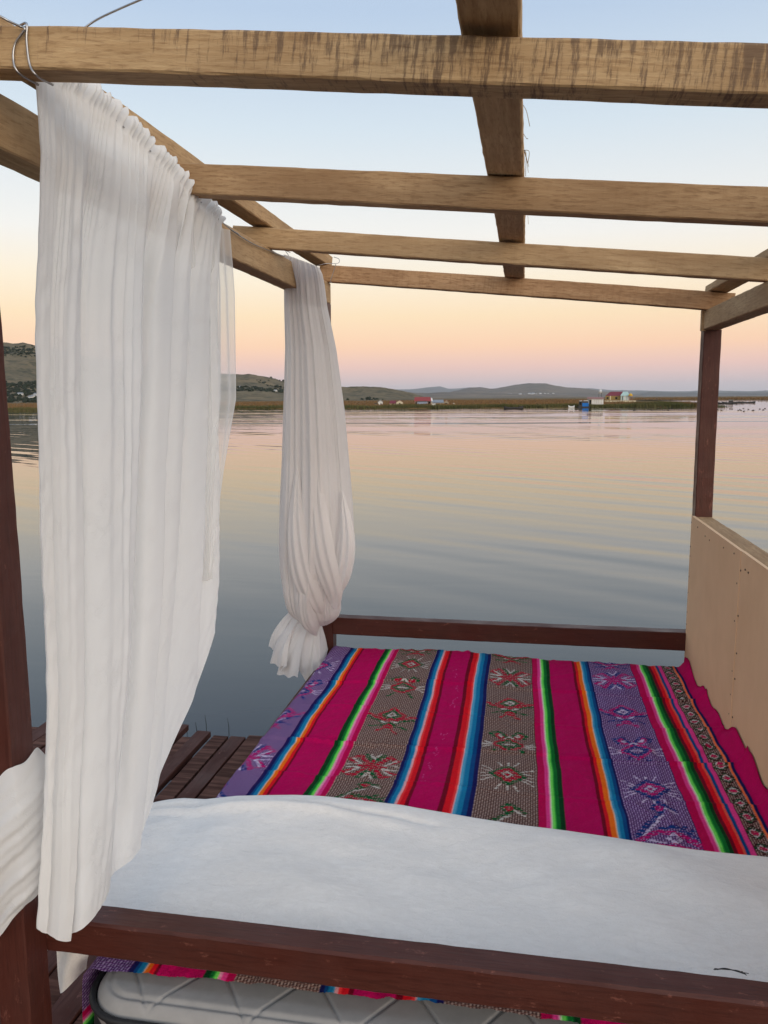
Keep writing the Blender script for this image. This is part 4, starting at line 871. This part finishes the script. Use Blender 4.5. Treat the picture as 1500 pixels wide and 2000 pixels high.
amp1 = .040*wl*(1-.25*v2)*frontflat; amp2 = .0070*np.exp(-v2/.30)*frontflat*(.4+.6*np.clip(v2/.08,0,1))+.0003; amp3 = .0085*np.exp(-v2/.035)+.0022*np.exp(-v2/.18)
fade = (1-.55*np.clip((v2-.86)/.14,0,1))*(1-.85*np.clip((v2-.55)/.45,0,1)*np.clip((u2-.62)/.15,0,1))
amp1 = amp1*fade; amp2 = amp2*fade
disp = ed*(amp1*(pleat(ph)-1.0)+amp2*(np.sin(ph2)-.6)+amp3*np.sin(ph3)+.0002*wl*fade*np.sin(2*math.pi*(31*uu+.5*np.sin(uu*29))+2*np.sin(v2*3)))
tan = amp1*.7*np.cos(ph)*ed + amp2*.8*np.cos(ph2)*ed
# header ruffle: pinched at the wire
pin = np.exp(-((v2-.026)/.008)**2); disp = disp*(1-.6*pin)+.012*np.exp(-((v2-.008)/.010)**2)*np.sin(ph3*1.0+1.2*np.sin(ph2))
crk = (.0022*vnoise(u2*4+0*v2, v2*6+0*u2, 6, 3, 11)+.0007*vnoise(u2*10+0*v2, v2*14+0*u2, 9, 8, 12))*wl
P[...,0] += disp+crk; P[...,1] += tan*ed
P[...,2] += .006*np.exp(-v2/.02)*np.sin(ph3*.5+uu*40) - .012*np.clip((v2-.97)/.03,0,1)*np.sin(u2*22)*0
cur = empty('draped_curtain', (-.8,1.7,-1.0), 'long white sheer curtain gathered on a wire along the left side', 'curtain', 'white curtains of the canopy bed')
CO = np.array([-.8,1.7,-1.0])
link('cloth', mesh_np('cloth', P.reshape(-1,3)-CO, grid_faces(nu,nv)), M['sheer'], cur)
# stitched side hem of the near edge: a doubled strip
ih = np.arange(0, 34); hemP = P[8:, :34].copy(); hemP[...,0] += .0035; hemP[...,1] -= .002
link('side_hem', mesh_np('side_hem', hemP.reshape(-1,3)-CO, grid_faces(34, nv-8)), M['sheer'], cur)
# sheer second end of the cloth behind the far edge
nu3, nv3 = 70, 160; a, b = np.meshgrid(np.linspace(0,1,nu3), np.linspace(0,1,nv3))
fe = interp_curve([tuple(x) for x in far_e], nv3); zlim = b*.58
fz = np.interp(b, np.linspace(0,1,nv3), fe[:,2]); fy = np.interp(b, np.linspace(0,1,nv3), fe[:,1])
zz = .47-b*.95; yb_ = np.interp(zz, [-.5,-.36,-.2,.0,.3,.5], [1.97,2.03,2.10,2.215,2.235,2.215])
yy = 1.95+a*(yb_-1.95); xx = -.838+.010*np.sin(a*14+b*2)*(.4+b)+.004*np.sin(a*40)
link('back_layer', mesh_np('back_layer', np.stack([xx,yy,zz],-1).reshape(-1,3)-CO, grid_faces(nu3,nv3)), M['sheer_thin'], cur)
# corner of cloth poking up over the near rafter
nu3, nv3 = 16, 16; a, b = np.meshgrid(np.linspace(0,1,nu3), np.linspace(0,1,nv3)); c0 = on_y(78,60,1.20); c1 = on_y(112,60,1.20); ct = on_y(76,33,1.20)
xx = c0.x+a*(c1.x-c0.x)*(1-.75*b)+.001; zz = c0.z-.05+(ct.z-c0.z+.05)*b*(1-.55*a); yy = 1.225+.006*np.sin(a*9+b*3)
link('top_corner', mesh_np('top_corner', np.stack([xx,yy,zz],-1).reshape(-1,3)-CO, grid_faces(nu3,nv3)), M['sheer'], cur)

# knotted curtain at the far left post
kn = empty('knotted_curtain', (-.85,3.25,-1.25), 'white curtain tied in a knot round the far left post', 'curtain', 'white curtains of the canopy bed')
KO = np.array([-.85,3.25,-1.25])
rows = [(498,555,622,2.95,.05),(520,556,628,2.98,.06),(600,557,638,3.08,.07),(680,559,655,3.14,.08),(800,556,671,3.20,.10),(900,553,680,3.24,.11),(980,549,687,3.26,.12),(1060,547,691,3.28,.125),(1110,549,686,3.30,.125),(1150,555,670,3.31,.12),(1175,560,665,3.32,.11),(1192,566,665,3.33,.10),(1204,579,661,3.34,.085),(1213,596,651,3.35,.060),(1220,612,638,3.36,.028)]
nth, nrw = 220, 170
ry = np.array([r_[0] for r_ in rows]); yi = np.linspace(498, 1220, nrw)
Vk = np.zeros((nrw, nth, 3)); th = np.linspace(0, 2*math.pi, nth, endpoint=False)
for j, py in enumerate(yi):
    l, r_, Yd, hd = [float(np.interp(py, ry, [q[k] for q in rows])) for k in (1,2,3,4)]
    A = on_y(l, py, Yd); B = on_y(r_, py, Yd); hw = (B.x-A.x)/2; cxk = (A.x+B.x)/2; t_ = j/(nrw-1)
    swirl = 1.0*max(0, t_-.55)**1.5*4
    fo = .15*np.sin(th*8+1.3*np.sin(th*2)+swirl*1.6)+.10*np.abs(np.sin(th*11+2*np.sin(th*3)+swirl+.4*np.sin(t_*5)))+.07*np.sin(th*29+2.5*np.sin(th*2))*(1.1-t_)+.03*np.sin(th*47+t_*3)
    fo = fo*np.where(np.abs(np.sin(th)) > .2, 1, .55); s_ = 1+fo*np.array(.75)
    topslant = (1-t_)**6*.0
    Vk[j,:,0] = cxk+hw*np.cos(th)*(1-.04+.04*s_)+.012*fo*np.sin(th); Vk[j,:,1] = Yd+hd*np.sin(th)*s_
    Vk[j,:,2] = A.z*(1-(np.cos(th)+1)/2)+B.z*(np.cos(th)+1)/2
    if t_ < .08: Vk[j,:,2] += (.08-t_)*-.55*((np.cos(th)+1)/2)
    if t_ > .82: Vk[j,:,2] += -.045*((t_-.82)/.18)*np.maximum(0, np.sin(th*3+.8))*np.maximum(0,-np.sin(th))
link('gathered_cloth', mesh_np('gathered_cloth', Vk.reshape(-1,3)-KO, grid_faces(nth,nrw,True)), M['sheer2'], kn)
# big sweeping folds over the front
def sweep(name, pts, wd, dep):
    c = smooth_curve(pts, 10); n = len(c); V_ = []
    for i, p in enumerate(c):
        t_ = i/(n-1); tn = (c[min(i+1,n-1)]-c[max(i-1,0)]).normalized(); sd2 = tn.cross(Vector((0,-1,0))).normalized(); w_ = wd*math.sin(math.pi*min(1,.01+t_*.93))**.8
        for kk in range(33):
            q = kk/16-1; V_.append(p+sd2*q*w_+Vector((0,-1,0))*.0045*math.sin(q*8.5+t_*2+len(pts))*math.sin(math.pi*t_)+Vector((0,-1,0))*dep*(1-q*q)*math.sin(math.pi*min(1,.0+t_*.93))**1.5+Vector((0,.012*abs(q)**4,0)))
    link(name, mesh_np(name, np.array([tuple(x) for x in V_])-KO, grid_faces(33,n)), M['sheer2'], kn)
sweep('swag_fold', [on_y(612,860,3.13),on_y(618,980,3.13),on_y(630,1080,3.14),on_y(648,1150,3.18),on_y(655,1190,3.24)], .05, .008)
sweep('swag_fold', [on_y(580,900,3.14),on_y(578,1030,3.13),on_y(590,1120,3.15),on_y(612,1180,3.2),on_y(628,1208,3.26)], .05, .009)
sweep('swag_fold', [on_y(668,960,3.16),on_y(676,1050,3.16),on_y(668,1120,3.18),on_y(655,1165,3.22)], .04, .006)
# pleated tail hanging out below the knot
Tt = [on_y(570,1190,3.37), on_y(582,1200,3.38), on_y(600,1206,3.37), on_y(618,1212,3.38), on_y(628,1216,3.40)]
Bt = [(524,1263,3.38),(540,1272,3.41),(549,1273,3.36),(527,1293,3.36),(545,1303,3.31),(560,1300,3.27),(541,1316,3.34),(562,1322,3.30),(582,1322,3.25),(584,1306,3.32),(596,1330,3.31),(612,1338,3.29),(624,1318,3.33),(636,1292,3.36),(640,1270,3.44)]
nu4, nv4 = 240, 70; tc_ = interp_curve(Tt, nu4); bc_ = interp_curve([on_y(*q) for q in Bt], nu4); vv4 = np.linspace(0,1,nv4)[:,None,None]; uu4 = np.linspace(0,1,nu4)[None,:]
Pt = tc_[None]*(1-vv4)+bc_[None]*vv4; v4 = vv4[...,0]
Pt[...,1] += -.030*np.sin(v4*math.pi)*(.6+.4*np.sin(uu4*30))+.006*np.sin(uu4*75+v4*2)*v4; Pt[...,0] += .004*np.sin(uu4*50+v4*3)*np.sin(v4*math.pi)-.022*np.sin(v4*math.pi)*(1-uu4)
Pt[...,2] += .003*np.sin(uu4*90)*v4
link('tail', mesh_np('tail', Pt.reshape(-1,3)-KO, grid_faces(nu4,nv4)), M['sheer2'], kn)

# curtain bundled round the near post
wr = empty('wrapped_curtain', (-.93,1.24,-.95), 'white curtain wrapped in a bundle round the near left post', 'curtain', 'white curtains of the canopy bed'); WO = np.array([-.93,1.24,-.95])
nth, nrw = 180, 110; th = np.linspace(0, 2*math.pi, nth, endpoint=False); Vw = np.zeros((nrw,nth,3)); cxw, cyw = -.934, 1.244
for j in range(nrw):
    t_ = j/(nrw-1); z = -.685-t_*.285
    slant = .035*np.cos(th)*(1-t_)*1.2 + .055*np.cos(th)*t_
    prof = .052+.026*math.sin(math.pi*min(1,t_*1.05))**.7
    wrk = (.0055*np.sin(th*2+t_*11)+.0030*np.sin(t_*30+2.6*np.sin(th+.5)+th*1.2)*(.3+t_)+.0012*np.sin(t_*70+th*5))
    sq = 1/np.maximum(np.abs(np.cos(th)), np.abs(np.sin(th)))**.35
    r_ = (prof*sq)+wrk*min(1,.3+t_*2)
    Vw[j,:,0] = cxw+r_*np.cos(th); Vw[j,:,1] = cyw+r_*np.sin(th); Vw[j,:,2] = z+slant+.006*np.sin(th*5)*(1 if t_ in (0,1) else .5)
link('cloth', mesh_np('cloth', Vw.reshape(-1,3)-WO, grid_faces(nth,nrw,True)), M['sheer'], wr)

# ------------------------------------------------------------------ wires
def wire(name, pts, r, label, n=10):
    p0 = Vector(pts[0]); o = link(name, tube_mesh(name, [p-p0 for p in smooth_curve(pts, n)], r, 7), M['steel']); o.location = p0; return tag(o, label, 'wire', 'steel wires on the canopy roof')
yf1 = 1.158
wire('steel_wire', [on_y(-20,20,1.12), on_y(15,40,1.13), on_y(38,51,1.15), on_y(48,58,1.152), on_y(30,85,1.155), on_y(26,115,1.155), on_y(36,142,1.157), on_y(75,166,1.19)], .0018, 'steel wire twisted round the near rafter, left turn with its end curling up')
wire('steel_wire', [on_y(40,49,1.16), on_y(52,47,1.155), on_y(52,80,1.155), on_y(58,125,1.155), on_y(72,148,1.158), on_y(103,166,1.20)], .0018, 'steel wire twisted round the near rafter, right turn above the curtain')
wire('steel_wire', [on_y(160,58,1.22), on_y(190,38,1.22), on_y(232,18,1.2), on_y(285,-5,1.18)], .0016, 'grey wire arching up from the near rafter towards the sky')
wire('steel_wire', [(-.79,1.22,.535),(-.808,1.40,.556),(-.826,1.74,.540),(-.826,2.03,.492),(-.83,2.2,.475),(-.835,2.30,.475)], .0016, 'curtain wire threaded through the header of the long sheer curtain')
wire('steel_wire', [on_x(452,450,-.853), on_x(490,474,-.851), on_x(520,487,-.851), on_x(556,501,-.851)], .0018, 'dark wire running along the left side beam to the knotted curtain')
wire('steel_wire', [on_y(569,510,2.93), on_y(563,498,2.93), on_y(558,490,2.93), on_y(567,493,2.93)], .0014, 'short hooked wire end above the knotted curtain')
wire('steel_wire', [on_y(616,520,3.40), on_y(636,515,3.42), on_y(660,514,3.44), on_y(662,506,3.45), on_y(652,502,3.45)], .0014, 'thin wire looped over the far rafter corner, upper strand')
wire('steel_wire', [on_y(656,516,3.43), on_y(650,535,3.435), on_y(645,550,3.44), on_y(648,551,3.45)], .0014, 'thin wire hanging down the face of the far rafter')

# ------------------------------------------------------------------ evening haze over the lake
hm = bpy.data.materials.new('haze_air'); hm.use_nodes = True; ht = hm.node_tree; ht.nodes.clear()
ho = ht.nodes.new('ShaderNodeOutputMaterial'); hv = ht.nodes.new('ShaderNodeVolumePrincipled')
hv.inputs['Color'].default_value = (.84,.90,1.0,1); hv.inputs['Density'].default_value = 6.0e-5; hv.inputs['Anisotropy'].default_value = 0.0
ht.links.new(hv.outputs[0], ho.inputs['Volume'])
bm = bmesh.new(); add_box(bm, (0, 3750, 85), (23400, 15900, 176.2))
hz = link('haze', bm_mesh('haze', bm), hm); tag(hz, 'thin pale evening haze over the lake and hills', 'haze', None, 'stuff')
